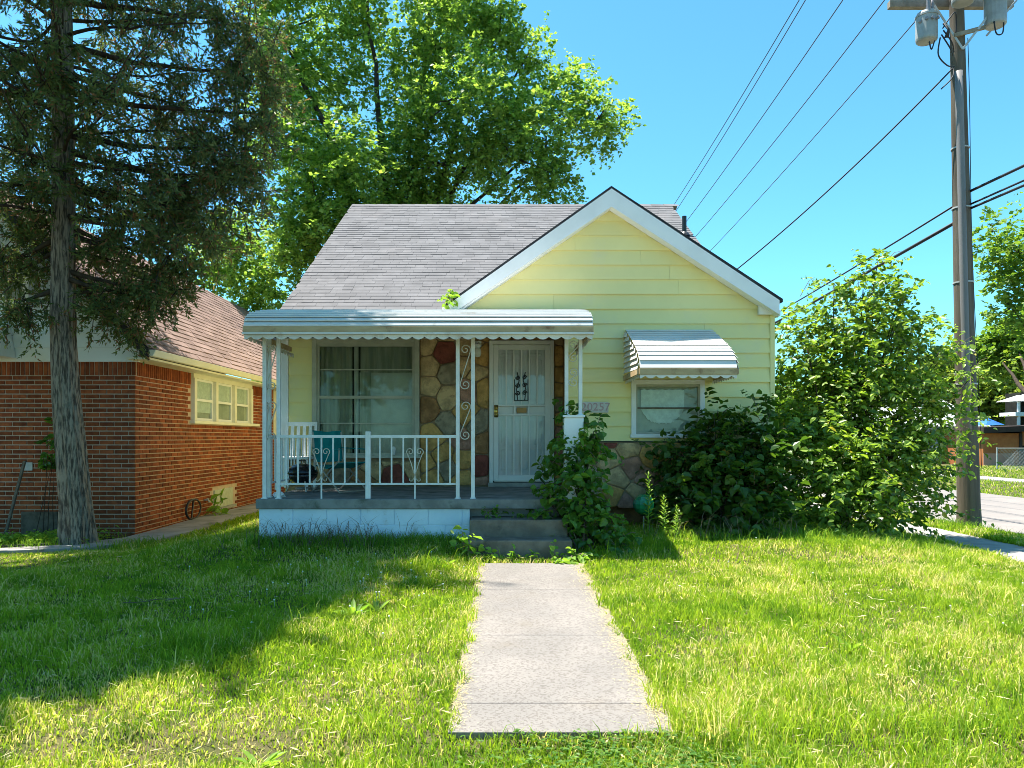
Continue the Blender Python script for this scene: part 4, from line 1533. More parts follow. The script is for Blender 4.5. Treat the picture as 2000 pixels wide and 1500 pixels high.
def brick_hexa(p, R):
    f, a0, a1, z0, z1 = p
    pr = R.uniform(-.0015, .002)
    c = .003
    mb = MB()
    if f == 'f':
        xa, xb = BX - a1, BX - a0
        yf = BY - pr
        mb.hexa([(xa, BY + .02, z0), (xb, BY + .02, z0), (xb, BY + .02, z1), (xa, BY + .02, z1),
                 (xa + c, yf, z0 + c), (xb - c, yf, z0 + c), (xb - c, yf, z1 - c), (xa + c, yf, z1 - c)])
    else:
        ya, yb = BY + a0, BY + a1
        xf = BX + pr
        mb.hexa([(BX - .02, ya, z0), (BX - .02, yb, z0), (BX - .02, yb, z1), (BX - .02, ya, z1),
                 (xf, ya + c, z0 + c), (xf, yb - c, z0 + c), (xf, yb - c, z1 - c), (xf, ya + c, z1 - c)])
    return mb


order = sorted(range(len(pieces)), key=lambda i: -brick_size(pieces[i]))
single = set(order[:300])
rest_f, rest_s = MB(), MB()
for i, p in enumerate(pieces):
    m2 = brick_hexa(p, R)
    if i in single:
        m2.build('brick', 'brick', front_b if p[0] == 'f' else side_b)
    else:
        (rest_f if p[0] == 'f' else rest_s).add(m2.v, m2.f)
for r_, par in ((rest_f, front_b), (rest_s, side_b)):
    if r_.v:
        o = r_.build('brickwork', 'brick', par)
        o['kind'] = 'stuff'

# white boarded gable
EVX, EVZ = -5.06, 2.79            # eave edge, right
RGX, RGZ = -7.50, 5.22            # ridge
mb = MB()
mb.poly([(BXL, BZT + .01), (BX + .02, BZT + .01), (BX + .02, BZT + .35), (RGX, RGZ - .1), (BXL, RGZ - 2.1)], BY + .02, BY + .12)
gab = mb.build('gable_wall', 'whiteside', bh)
z = BZT - .01
while z < 5.0:
    z1 = z + .205
    xr0 = min(BX + .06, RGX + (RGZ - z))
    xr1 = min(BX + .06, RGX + (RGZ - z1))
    mb = MB()
    mb.hexa([(-8.6, BY - .030, z), (xr0, BY - .030, z), (xr0, BY + .018, z), (-8.6, BY + .018, z),
             (-8.6, BY - .012, z1 - .003), (xr1, BY - .012, z1 - .003), (xr1, BY + .018, z1 - .003), (-8.6, BY + .018, z1 - .003)])
    mb.build('siding_board', 'whiteside', gab)
    z = z1
# roof
mb = MB()
RY0 = 10.58
for ex in (EVX, 2 * RGX - EVX):
    mb.hexa([(ex, RY0, EVZ - .07), (RGX, RY0, RGZ - .07), (RGX, BYB + .3, RGZ - .07), (ex, BYB + .3, EVZ - .07),
             (ex, RY0, EVZ), (RGX, RY0, RGZ), (RGX, BYB + .3, RGZ), (ex, BYB + .3, EVZ)])
mb.build('roof', 'roofedge', bh)
mb = MB()
R = random.Random(31)
s2 = math.hypot(EVX - RGX, RGZ - EVZ)
ux, uz = (RGX - EVX) / s2, (RGZ - EVZ) / s2
nx, nz = uz, -ux
for r in range(int(s2 / .145) + 1):
    sa, sb = r * .145 - .01, min(r * .145 + .175, s2)
    y = RY0 - .02 - R.uniform(0, .3)
    while y < BYB + .3:
        w = R.choice((.30, .33, .17))
        ya, yb = max(y, RY0 - .02), y + w - .004
        y += w
        if yb <= ya:
            continue
        h0 = .014 + R.uniform(-.003, .005)
        q = []
        for hh in ((.001, .0005), (h0, .004)):
            for s, h in ((sa, hh[0]), (sb, hh[1])):
                for yy in (ya, yb):
                    q.append((EVX + ux * s + nx * h, yy, EVZ + uz * s + nz * h))
        mb.hexa([q[0], q[1], q[3], q[2], q[4], q[5], q[7], q[6]])
o = mb.build('shingles', 'redshingle', bh)
o['kind'] = 'stuff'
# rake trim, gutter, soffit, frieze
mb = MB()
mb.hexa([(EVX, RY0 + .01, EVZ - .19), (RGX, RY0 + .01, RGZ - .19), (RGX, RY0 + .04, RGZ - .19), (EVX, RY0 + .04, EVZ - .19),
         (EVX, RY0 + .01, EVZ - .07), (RGX, RY0 + .01, RGZ - .07), (RGX, RY0 + .04, RGZ - .07), (EVX, RY0 + .04, EVZ - .07)])
mb.build('rake_board', 'roofedge', bh)
mb = MB()
mb.hexa([(EVX + .10, RY0 + .02, EVZ - .035), (EVX + .06, RY0 + .02, EVZ - .13), (EVX + .06, BYB, EVZ - .13), (EVX + .10, BYB, EVZ - .035),
         (EVX - .01, RY0 + .02, EVZ - .035), (EVX - .01, RY0 + .02, EVZ - .13), (EVX - .01, BYB, EVZ - .13), (EVX - .01, BYB, EVZ - .035)])
mb.build('gutter', 'cream', bh, bevel=.008)
MB().box(BX + .01, EVX - .01, RY0 + .05, BYB, EVZ - .17, EVZ - .14).build('soffit', 'cream', bh)
MB().box(BX - .02, BX + .035, BY + .02, BYB, BZT + .0, EVZ - .171).build('frieze_board', 'cream', bh)
# the group of three sash windows
mb = MB()
fw = .09
mb.box(BX - .06, BX + .03, SWY0, SWY1, SWZ1 - .06, BZT + .0)
wn = mb.build('window_group', 'cream', bh)
MB().box(BX - .06, BX + .075, SWY0 - .06, SWY1 + .35, SWZ0 - .055, SWZ0).build('sill', 'cream', wn, bevel=.006)
n3 = 3
mw = .11
uw = (SWY1 - SWY0 - mw * (n3 + 1)) / n3
for k in range(n3 + 1):
    ya = SWY0 + k * (uw + mw)
    MB().box(BX - .06, BX + .05, ya, ya + mw, SWZ0, SWZ1 - .06).build('mullion', 'cream', wn, bevel=.006)
for k in range(n3):
    ya = SWY0 + mw + k * (uw + mw)
    yb = ya + uw
    zm = (SWZ0 + SWZ1 - .06) / 2
    mb = MB()
    mb.box(BX - .05, BX - .01, ya, ya + .05, SWZ0, SWZ1 - .06)
    mb.box(BX - .05, BX - .01, yb - .05, yb, SWZ0, SWZ1 - .06)
    mb.box(BX - .05, BX - .01, ya + .05, yb - .05, SWZ0, SWZ0 + .05)
    mb.box(BX - .05, BX - .01, ya + .05, yb - .05, SWZ1 - .10, SWZ1 - .06)
    mb.box(BX - .05, BX - .005, ya + .05, yb - .05, zm - .022, zm + .022)
    mb.build('sash', 'white', wn)
    MB().box(BX - .034, BX - .030, ya + .04, yb - .04, SWZ0 + .04, zm - .02).build('pane', 'glass', wn)
    MB().box(BX - .034, BX - .030, ya + .04, yb - .04, zm + .02, SWZ1 - .09).build('pane', 'glass', wn)
    MB().box(BX - .046, BX - .040, ya, yb, zm - (.0 if k else .22), SWZ1 - .05).build('blind', 'lace', wn)
    MB().box(BX - .060, BX - .055, ya, yb, SWZ0 - .02, SWZ1 - .05).build('shade', 'sheer', wn)
# second white window further along the side, seen past the porch posts
MB().box(BX - .03, BX + .03, 17.4, 18.6, 1.5, 2.61).build('rear_window', 'cream', bh, bevel=.006)
MB().box(BX + .03, BX + .034, 17.55, 18.45, 1.62, 2.5).build('rear_pane', 'curtain', bh)
# pale vent panel by the ground and the tap
MB().box(BX - .06, BX + .012, 13.86, 14.80, .18, .52).build('basement_vent', 'glassblock', bh, bevel=.006)
MB().box(BX - .06, BX + .05, 13.80, 14.88, .135, .178).build('vent_sill', 'concrete', bh)
m2 = MB()
m2.tube([(BX - .02, 13.42, .38), (BX + .07, 13.42, .38), (BX + .09, 13.42, .34)], .016, 8)
m2.box(BX + .05, BX + .06, 13.38, 13.46, .40, .41)
m2.build('tap', 'galv', bh)
# sloping parged footing of the side wall
mb = MB()
mb.hexa([(BX - .02, BY - .0, -.1), (BX + .09, BY - .0, -.1), (BX + .09, 20, -.1), (BX - .02, 20, -.1),
         (BX - .02, BY - .0, .075), (BX + .05, BY - .0, .06), (BX + .05, 20, .06), (BX - .02, 20, .09)])
mb.build('footing', 'concrete', bh)
# upstairs window and entry hood at the left
MB().box(-7.35, -6.93, BY - .05, BY + .02, 3.42, 4.0).build('upper_window', 'cream', bh, bevel=.005)
MB().box(-7.28, -7.02, BY - .056, BY - .05, 3.5, 3.94).build('upper_pane', 'curtain', bh)
MB().box(-6.93, -6.84, BY - .052, BY - .03, 3.40, 4.0).build('shutter', 'greyroof', bh)
hood = MB().hexa([(-8.6, 10.0, 2.66), (-7.12, 10.0, 2.66), (-7.12, BY - .04, 2.66), (-8.6, BY - .04, 2.66),
                  (-8.6, 10.0, 2.76), (-7.12, 10.0, 2.76), (-7.22, BY - .04, 3.18), (-8.6, BY - .04, 3.18)]).build('entry_hood', 'whiteside', bh)
MB().box(-8.6, -7.08, 9.93, 10.0, 2.62, 2.72).build('hood_gutter', 'cream', hood, bevel=.01)
# dark hatch, pipe
MB().box(-7.05, -6.52, BY - .035, BY + .0, .05, .42).build('hatch', 'timber', bh, bevel=.004)
MB().tube([(-6.47, BY - .03, .05), (-6.47, BY - .03, .52)], .022, 8).build('pipe', 'black', bh)
MB().box(-7.02, -6.90, BY - .012, BY - .001, 1.02, 1.14).build('wall_plate', 'plaque', bh, bevel=.004)

# a stake leaning on that wall, the hose loop, the bed edging
st = MB().bar((-7.08, 10.55, .08), (-6.98, 10.84, 1.16), .045, .025).build('garden_stake', 'timber', bevel=.003)
tag(st, 'weathered wooden stake leaning on the brick wall at far left', 'stake')
m2 = MB()
pts = []
for i in range(40):
    a = 2 * math.pi * i / 26
    pts.append((BX + .05 + .012 * i / 26, 12.8 + .30 * math.cos(a + 1.5) * 1.0, .27 + .17 * math.sin(a + 1.5)))
m2.tube(pts, .016, 7)
m2.tube([pts[0], (BX + .06, 12.72, .12), (BX + .08, 12.62, .07)], .016, 7)
tag(m2.build('garden_hose', 'black', smooth=True), 'black hose loop hanging low on the brick side wall', 'hose')
m2 = MB()
ed = [(-8.3, 9.25), (-7.0, 9.28), (-6.3, 9.42), (-5.95, 9.62), (-5.72, 9.95), (-5.50, 10.5), (-5.43, 10.85)]
m2.sheet([(x, y, float(gz(x, y)) + .075) for x, y in ed], [(x - .02, y + .03, float(gz(x, y)) + .075) for x, y in ed], .16)
tag(m2.build('bed_edging', 'black'), 'black curved edging strip round the conifer bed', 'edging')
m2 = MB()
bed_out = [(-8.3, 9.28), (-7.0, 9.31), (-6.32, 9.45), (-5.98, 9.65), (-5.75, 9.97), (-5.53, 10.5), (-5.46, 10.88)]
m2.sheet([(x, y, float(gz(x, y)) + .03) for x, y in bed_out], [(-8.3, 10.89, .06), (-7.4, 10.89, .06), (-6.9, 10.89, .06), (-6.5, 10.89, .06), (-6.1, 10.89, .06), (-5.8, 10.89, .06), (-5.5, 10.89, .06)], .1)
tag(m2.build('planting_bed', 'soil'), 'soil bed under the conifer', kind='structure')

# ================================================================== UTILITY POLE
PXB, PYB = 7.80, 12.5
pole = thing('utility_pole', 'tall weathered wooden utility pole with transformers by the side street', 'utility pole', (PXB, PYB, 0))
LEAN = (7.60 - 7.80) / 8.3


def pc(z):
    return Vector((PXB + LEAN * z, PYB, z))


def pr(z):
    return .178 - .0080 * z if z < 8 else .114 - .004 * (z - 8)


m2 = MB()
zs = [-.3, 0, .15, .4, 1, 2, 3, 4, 5, 6, 7, 8, 9, 10, 11, 12.2]
m2.tube([pc(z) for z in zs], [pr(z) * (1.06 if z < .2 else 1) for z in zs], 20, rough=.025, seed=4)
m2.build('shaft', 'polewood', pole, smooth=True)
m2 = MB()
ga = rad(-118)
gp = [pc(z) + Vector((math.cos(ga) * pr(z) * .93, math.sin(ga) * pr(z) * .93, 0)) for z in (1.6, 3, 5, 7, 7.6)]
m2.tube(gp, .062, 10)
m2.build('cable_guard', 'guard', pole, smooth=True)
for z in (2.4, 4.1, 5.35, 6.35):
    m2 = MB()
    m2.lathe(pc(z) - Vector((0, 0, 0)), [(pr(z) + .004, -.012), (pr(z) + .012, -.012), (pr(z) + .012, .012), (pr(z) + .004, .012)], 20)
    m2.build('band', 'galv', pole)
# crossarms
for z, w, yy in ((8.86, 2.1, -.17), (8.86, 2.1, .17), (11.5, 2.4, -.17)):
    c = pc(z)
    MB().box(c.x - w / 2, c.x + w / 2, c.y + yy - .05, c.y + yy + .05, z - .06, z + .06).build('crossarm', 'arm', pole, bevel=.006)
for sg in (-1, 1):
    a = pc(7.95) + Vector((0, -.14, 0))
    MB().bar(a, pc(8.68) + Vector((sg * .55, -.235, 0)), .035, .01, (0, 1, 0)).build('brace', 'galv', pole)
MB().bar(pc(8.16) + Vector((-.16, -.16, 0)), pc(8.30) + Vector((.36, -.16, 0)), .05, .06).build('lower_bracket', 'arm', pole)
MB().bar(pc(8.05) + Vector((.55, .1, .25)), pc(9.1) + Vector((1.25, .1, 0)), .02, .03).build('angle_strut', 'galv', pole)


def transformer(x, y, z0, h, r, name_lbl, seed):
    m2 = MB()
    m2.lathe((x, y, z0), [(r * .82, 0), (r * .96, .02), (r, .05), (r, h * .80), (r * 1.06, h * .80), (r * 1.06, h * .86), (r, h * .86), (r * .9, h * .95), (r * .3, h)], 18)
    t = m2.build('transformer', 'can', pole, smooth=False)
    t['label'] = name_lbl
    for k, a in enumerate((-.6, .6)):
        m3 = MB()
        bx, by = x + math.cos(a - 1.2) * r * .5, y + math.sin(a - 1.2) * r * .5
        m3.lathe((bx, by, z0 + h * .9), [(.02, 0), (.035, .02), (.022, .05), (.04, .07), (.022, .11), (.036, .14), (.02, .19), (.012, .26)], 10)
        m3.build('bushing', 'porcelain', t, smooth=True)
    for k in range(3):
        m3 = MB()
        a = -1.57 + (k - 1) * .5
        m3.tube([(x + math.cos(a) * r * .9, y + math.sin(a) * r * .9, z0 + h * .62), (x + math.cos(a) * r * 1.25, y + math.sin(a) * r * 1.25, z0 + h * .62)], .025, 8)
        m3.build('terminal', 'porcelain', t)
    return t


transformer(6.96, 12.28, 8.02, .50, .165, 'left grey transformer can with cut-out switch', 1)
transformer(8.12, 12.32, 8.30, .62, .165, 'right grey transformer box beside the pole', 2)
transformer(7.42, 12.05, 8.52, .60, .17, 'middle transformer can cut by the top edge', 3)
m2 = MB()
m2.tube([(6.93, 12.15, 8.45), (6.90, 12.15, 8.75)], .03, 8)
m2.tube([(6.80, 12.2, 8.30), (6.96, 12.2, 8.47)], .02, 8)
m2.build('fuse_cutout', 'porcelain', pole)
for k, pts in enumerate([[(7.08, 12.1, 8.0), (7.05, 12.1, 7.72), (7.25, 12.2, 7.60), (7.46, 12.36, 7.66)],
                         [(7.10, 12.1, 8.05), (7.24, 12.1, 7.83), (7.44, 12.36, 7.84)],
                         [(7.12, 12.1, 8.15), (7.30, 12.1, 8.40), (7.46, 12.3, 8.45), (7.48, 12.34, 8.2)],
                         [(7.13, 12.1, 8.12), (7.30, 12.15, 7.95), (7.46, 12.36, 7.90)],
                         [(8.02, 12.2, 8.32), (8.06, 12.2, 8.12), (8.16, 12.2, 8.13), (8.18, 12.2, 8.34)],
                         [(6.93, 12.15, 7.96), (6.95, 12.12, 7.82), (7.0, 12.12, 7.96)],
                         [(7.45, 12.36, 7.64), (7.40, 12.3, 7.45), (7.24, 12.35, 7.28)]]):
    P = [Vector(p) for p in pts]
    Q = []
    for i in range(len(P) - 1):
        p0, p1, p2, p3 = P[max(i - 1, 0)], P[i], P[i + 1], P[min(i + 2, len(P) - 1)]
        for s in range(6):
            t = s / 6
            Q.append(.5 * ((2 * p1) + (p2 - p0) * t + (2 * p0 - 5 * p1 + 4 * p2 - p3) * t * t + (3 * p1 - p0 - 3 * p2 + p3) * t ** 3))
    Q.append(P[-1])
    MB().tube(Q, .011, 6).build('jumper_wire', 'cable', pole, smooth=True)
m2 = MB()
for i in range(3):
    m2.tube([(7.12 + .02 * i, 12.08, 8.22 - .02 * i), (7.18, 12.04, 8.1), (7.14 + .02 * i, 12.06, 7.98)], .018, 6)
m2.build('cable_bundle', 'cable', pole, smooth=True)
m2 = MB()
m2.tube([pc(z) + Vector((pr(z) + .03 + .02 * math.sin(z), -.02, 0)) for z in np.linspace(1.0, 8.2, 20)], .006, 5)
m2.build('ground_wire', 'cable', pole)


def wire(name, a, b, sag, r, label, mat='wire', group=None, n=24):
    a = Vector(a)
    b = Vector(b)
    pts = []
    for i in range(n + 1):
        t = i / n
        p = a.lerp(b, t)
        p.z -= sag * 4 * t * (1 - t)
        pts.append(p)
    o = MB().tube(pts, r, 6).build(name, mat, smooth=True)
    return tag(o, label, 'cable', group)


GW = 'overhead lines along the side street'
wire('power_line', (6.55, 12.3, 11.6), (6.55, 62, 11.2), 1.1, .012, 'thin overhead wire, leftmost against the sky', group=GW)
wire('power_line', (6.66, 12.3, 11.62), (6.80, 62, 11.2), 1.25, .012, 'thin overhead wire just right of the leftmost one', group=GW)
wire('power_line', (7.52, 12.3, 11.6), (7.5, 62, 11.2), 1.1, .013, 'second overhead wire from the left, crossing the blue sky', group=GW)
wire('power_line', (8.45, 12.3, 11.6), (8.4, 62, 11.2), 1.1, .013, 'third overhead wire, ending near the transformer', group=GW)
wire('power_line', (7.50, 12.4, 9.2), (7.5, 62, 9.0), 1.0, .010, 'faint overhead wire nearest the transformer', group=GW)
wire('service_drop', (7.43, 12.35, 7.62), (3.78, 16.4, 4.2), .22, .012, 'twisted service cable from the pole to the yellow house roof', 'cable')
wire('phone_cable', (7.72, 12.5, 5.50), (7.7, 62, 5.4), .8, .016, 'slim black telephone cable left of the pole', 'cable', GW)
wire('phone_cable', (7.72, 12.5, 5.20), (7.7, 62, 5.1), .7, .030, 'thick black telephone cable left of the pole', 'cable', GW)
wire('phone_cable', (7.78, 12.5, 5.62), (7.85, -25, 5.7), .35, .022, 'highest of three black cables right of the pole', 'cable', GW)
wire('phone_cable', (7.78, 12.5, 5.40), (7.85, -25, 5.45), .35, .016, 'middle of three black cables right of the pole', 'cable', GW)
wire('phone_cable', (7.78, 12.5, 5.33), (7.90, -25, 5.30), .35, .020, 'lowest of three black cables right of the pole', 'cable', GW)

# ================================================================== ON THE PORCH
gx, gy = PX(590, 9.9), 9.9
gr = thing('kettle_grill', 'black kettle barbecue behind the left porch railing', 'barbecue', (gx, gy, FLOOR))
m2 = MB()
m2.lathe((gx, gy, FLOOR + .10), [(.0, 0), (.08, .01), (.15, .05), (.195, .10), (.205, .14)], 24)
m2.build('bowl', 'enamel', gr, smooth=True)
m2 = MB()
m2.lathe((gx, gy, FLOOR + .245), [(.212, 0), (.208, .025), (.175, .08), (.11, .12), (.04, .135), (.0, .137)], 24)
m2.build('lid', 'enamel', gr, smooth=True)
MB().tube([(gx - .05, gy, FLOOR + .36), (gx - .05, gy, FLOOR + .415), (gx + .05, gy, FLOOR + .415), (gx + .05, gy, FLOOR + .36)], .009, 6).build('lid_handle', 'black', gr)
for a in (rad(-60), rad(60), rad(180)):
    MB().tube([(gx + math.cos(a) * .14, gy + math.sin(a) * .14, FLOOR + .15), (gx + math.cos(a) * .21, gy + math.sin(a) * .21, FLOOR + .01)], .011, 7).build('leg', 'tube', gr)
MB().lathe((gx, gy, FLOOR + .045), [(.0, 0), (.09, .0), (.10, .012), (.09, .015)], 16).build('ash_pan', 'galv', gr)

# white slat-back chair behind the grill
cx, cy = PX(578, 10.55), 10.55
ch = thing('slat_chair', 'white slat-back chair against the porch wall behind the grill', 'chair', (cx, cy, FLOOR))
for s in (-1, 1):
    MB().bar((cx + s * .21, cy - .22, FLOOR), (cx + s * .21, cy - .2, FLOOR + .44), .035, .035, (0, 1, 0)).build('leg', 'white', ch)
    MB().bar((cx + s * .21, cy + .2, FLOOR), (cx + s * .21, cy + .30, FLOOR + .95), .035, .035, (0, 1, 0)).build('back_leg', 'white', ch)
MB().box(cx - .23, cx + .23, cy - .24, cy + .22, FLOOR + .42, FLOOR + .45).build('seat', 'white', ch, bevel=.006)
MB().bar((cx - .21, cy + .295, FLOOR + .92), (cx + .21, cy + .295, FLOOR + .92), .03, .06).build('top_rail', 'white', ch)
for k in range(4):
    xx = cx - .13 + k * .087
    MB().bar((xx, cy + .23, FLOOR + .46), (xx, cy + .295, FLOOR + .89), .045, .014, (0, 1, 0)).build('slat', 'white', ch)

# teal folding chair seen from the side
tx, ty = PX(665, 9.9), 9.9
fc = thing('folding_chair', 'teal folding camp chair with crossed legs in front of the picture window', 'chair', (tx, ty, FLOOR))


def rot2(dx, dy, a=rad(-35)):
    return tx + dx * math.cos(a) - dy * math.sin(a), ty + dx * math.sin(a) + dy * math.cos(a)


def tri(dx, dy, z):
    x, y = rot2(dx, dy)
    return (x, y, FLOOR + z)


for s in (-1, 1):
    MB().tube([tri(-.27, s * .24, .015), tri(.23, s * .24, .42)], .011, 7).build('leg', 'tube', fc)
    MB().tube([tri(.25, s * .24, .015), tri(-.23, s * .24, .42)], .011, 7).build('leg', 'tube', fc)
    MB().tube([tri(-.20, s * .25, .30), tri(-.26, s * .25, .80)], .011, 7).build('back_tube', 'tube', fc)
    MB().tube([tri(.24, s * .25, .40), tri(.25, s * .25, .58)], .010, 7).build('arm_tube', 'tube', fc)
    m2 = MB().bar(tri(-.25, s * .25, .585), tri(.28, s * .25, .565), .055, .012)
    m2.build('armrest', 'teal', fc, bevel=.004)
for s in (-1, 1):
    MB().tube([tri(s * .26, -.24, .02), tri(s * .26, .24, .02)], .010, 7).build('foot_bar', 'tube', fc)
m2 = MB()
A = [tri(-.22 + .0, -.24, .36), tri(0, -.24, .325), tri(.22, -.24, .40)]
B = [tri(-.22 + .0, .24, .36), tri(0, .24, .325), tri(.22, .24, .40)]
m2.sheet(A, B, .012)
m2.build('seat', 'teal', fc)
m2 = MB()
q = [tri(-.235, -.245, .40), tri(-.245, 0, .395), tri(-.235, .245, .40)]
q2 = [tri(-.27, -.245, .82), tri(-.285, 0, .80), tri(-.27, .245, .82)]
k = len(m2.v)
m2.v += q + q2 + [(p[0] + .01, p[1] + .008, p[2]) for p in q + q2]
for i in range(2):
    m2.f += [(i, i + 1, i + 4, i + 3), (6 + i, 6 + i + 3, 6 + i + 4, 6 + i + 1)]
m2.f += [(0, 3, 9, 6), (2, 8, 11, 5), (3, 4, 10, 9), (4, 5, 11, 10), (0, 6, 7, 1), (1, 7, 8, 2)]
m2.build('backrest', 'teal', fc)

# a crumpled rag at the corner post
m2 = MB()
R = random.Random(2)
rx, ry_2 = -2.74, 9.05
m2.lathe((rx, ry_2, FLOOR + .001), [(.07, 0), (.075, .02), (.05, .05), (.015, .06)], 9)
m2.v = [(x + R.uniform(-.015, .015), y + R.uniform(-.015, .015), z + R.uniform(0, .01)) for x, y, z in m2.v]
tag(m2.build('crumpled_rag', 'white'), 'crumpled white rag on the porch floor by the corner post', 'rag')

# green garden globe on a stake
ox, oy = PX(1257, 9.35), 9.35
og = float(gz(ox, oy))
oz = PZ(985, oy)
gl = thing('garden_globe', 'round green glass garden globe on a thin stake among the weeds', 'garden ornament', (ox, oy, og))
m2 = MB()
rr = .135
m2.lathe((ox, oy, oz - rr), [(rr * math.sin(a), rr - rr * math.cos(a)) for a in np.linspace(.12, math.pi - .02, 9)], 12)
m2.build('globe', 'globe', gl)
MB().tube([(ox, oy, og - .05), (ox, oy, oz - rr + .01)], .008, 6).build('stake', 'galv', gl)
MB().lathe((ox, oy, oz - rr - .01), [(.03, 0), (.045, .02), (.04, .035)], 10).build('collar', 'black', gl)

# ================================================================== ACROSS THE SIDE STREET
# grey house seen through the shrub
hx0, hx1, hy = 25.2, 29.4, 46.0
g1 = thing('grey_house', 'pale grey house far off behind the big shrub', 'house', (27, 46, -.1))
MB().box(hx0, hx1, hy, hy + 9, -.3, 2.2).build('wall', 'greywall', g1)
for k in range(9):
    MB().box(hx0 - .01, hx1 + .01, hy - .04, hy - .005, -.2 + k * .27, -.2 + k * .27 + .235).build('siding_board', 'greywall', g1)
MB().hexa([(hx0 - .4, hy - .4, 2.2), (hx1 + .4, hy - .4, 2.2), (hx1 + .4, hy + 9.4, 2.2), (hx0 - .4, hy + 9.4, 2.2),
           (hx0 + .2, hy + 4, 4.2), (hx1 - .2, hy + 4, 4.2), (hx1 - .2, hy + 5, 4.2), (hx0 + .2, hy + 5, 4.2)]).build('roof', 'greyroof', g1)
MB().box(hx0 + .2, hx1 - .2, hy - .5, hy - .06, .75, .95).build('window_ledge', 'white', g1)
MB().box(hx0 + 1.6, hx1 - 1.2, hy - .09, hy - .06, 1.0, 1.9).build('window', 'dark', g1)
# orange-brown garage with a dark flat roof
q0, q1, qy = 27.0, 36.0, 42.0
g2 = thing('brick_garage', 'orange brown garage with dark flat roof behind chain-link fence', 'garage', (31, 42, -.2))
MB().box(q0, q0 + 2.05, qy, qy + 6, -.4, 1.75).build('wall', 'orange_brick', g2)
MB().box(q0 + .0, q0 + 1.7, qy - .03, qy - .005, -.35, .62).build('lower_wall', 'pink_brick', g2)
MB().box(q0 + 2.2, q1, qy + .8, qy + 6, -.4, 1.9).build('door_wall', 'dark', g2)
MB().hexa([(q0 + 2.2, qy, 1.05), (q0 + 4.1, qy, 1.35), (q0 + 4.1, qy + .1, 1.35), (q0 + 2.2, qy + .1, 1.05),
           (q0 + 2.2, qy, 1.85), (q0 + 4.1, qy, 2.02), (q0 + 4.1, qy + .1, 2.02), (q0 + 2.2, qy + .1, 1.85)]).build('tilted_door', 'orange_brick', g2)
MB().box(q0 + 2.02, q0 + 2.18, qy - .05, qy + .1, -.4, 1.8).build('door_jamb', 'darkroof', g2)
MB().hexa([(q0 - .3, qy - .5, 1.76), (q1, qy - .5, 2.12), (q1, qy + 6.3, 2.12), (q0 - .3, qy + 6.3, 1.76),
           (q0 - .3, qy - .5, 2.08), (q1, qy - .5, 2.42), (q1, qy + 6.3, 2.42), (q0 - .3, qy + 6.3, 2.08)]).build('roof', 'darkroof', g2)
m2 = MB()
bx_ = 27.9
m2.add([(bx_ - .55, qy + .3, 2.2), (bx_ + .5, qy + .3, 2.24), (bx_ + .4, qy + 1.8, 2.25), (bx_ - .6, qy + 1.8, 2.2), (bx_ - .1, qy + .8, 2.62), (bx_ + .2, qy + 1.3, 2.56)],
       [(0, 1, 4), (1, 2, 5), (1, 5, 4), (2, 3, 5), (3, 0, 4), (3, 4, 5), (0, 3, 2, 1)])
tag(m2.build('tarp', 'blue'), 'crumpled blue tarp on the garage roof', 'tarp')
# white-trimmed house at the right edge
g3 = thing('porch_house', 'distant house with white porch roof at the right edge', 'house', (36, 50, 0))
MB().box(35.3, 42, 51, 52.5, -.3, 4.6).build('wall', 'dark', g3)  # near-black colour stands in for shade beneath the porch roof
MB().box(33.9, 42, 49.4, 51, 2.95, 3.2).build('balcony_floor', 'white', g3)
MB().hexa([(33.9, 49.2, 3.95), (42, 49.2, 3.95), (42, 51.4, 3.95), (33.9, 51.4, 3.95), (35.6, 49.6, 4.5), (42, 49.6, 4.7), (42, 51.4, 4.7), (35.6, 51.4, 4.5)]).build('roof', 'white', g3)
for xx in (34.15, 36.4, 38.6):
    MB().box(xx, xx + .14, 49.5, 49.64, -.2, 3.95).build('post', 'white', g3)
# chain-link fence
fx, fy0, fy1 = 23.6, 33.2, 60.0
fe = thing('chain_fence', 'galvanised chain-link fence in front of the garage', 'fence', (24, 34, -.1))
fzt = .98
m2 = MB()
m2.tube([(24.4, 36.9, fzt), (34.0, 36.9, fzt)], .028, 6)
m2.build('top_rail', 'galv', fe)
for k in range(5):
    MB().tube([(24.4 + k * 2.4, 36.9, -.2), (24.4 + k * 2.4, 36.9, fzt + .04)], .035, 7).build('post', 'galv', fe)
m2 = MB()
for k in range(150):
    x = 24.4 + k * .068
    if x > 34:
        break
    for sg in (1, -1):
        xa = x if sg == 1 else x + 1.05
        xb = xa + sg * 1.05
        m2.bar((xa, 36.9, -.09), (xb, 36.9, fzt - .03), .006, .006, (0, 1, 0))
o = m2.build('mesh', 'galv', fe)
o['kind'] = 'stuff'

# ================================================================== TREES AND SHRUBS
def limb(mb, a, b, r0, r1, rng, n=7, sag=0.0, wig=0.06, nv=7):
    a = np.asarray(a, float)
    b = np.asarray(b, float)
    L = np.linalg.norm(b - a)
    pts, rr = [], []
    w = np.cumsum(rng.normal(0, wig * L / n, (n + 1, 3)), 0)
    for i in range(n + 1):
        t = i / n
        p = a + (b - a) * t + w[i] * (1 if 0 < i else 0) * (1 - abs(2 * t - 1) * .4)
        p[2] += sag * L * 4 * t * (1 - t)
        pts.append(p)
        rr.append(r0 + (r1 - r0) * t)
    mb.tube([tuple(p) for p in pts], rr, nv)
    return pts


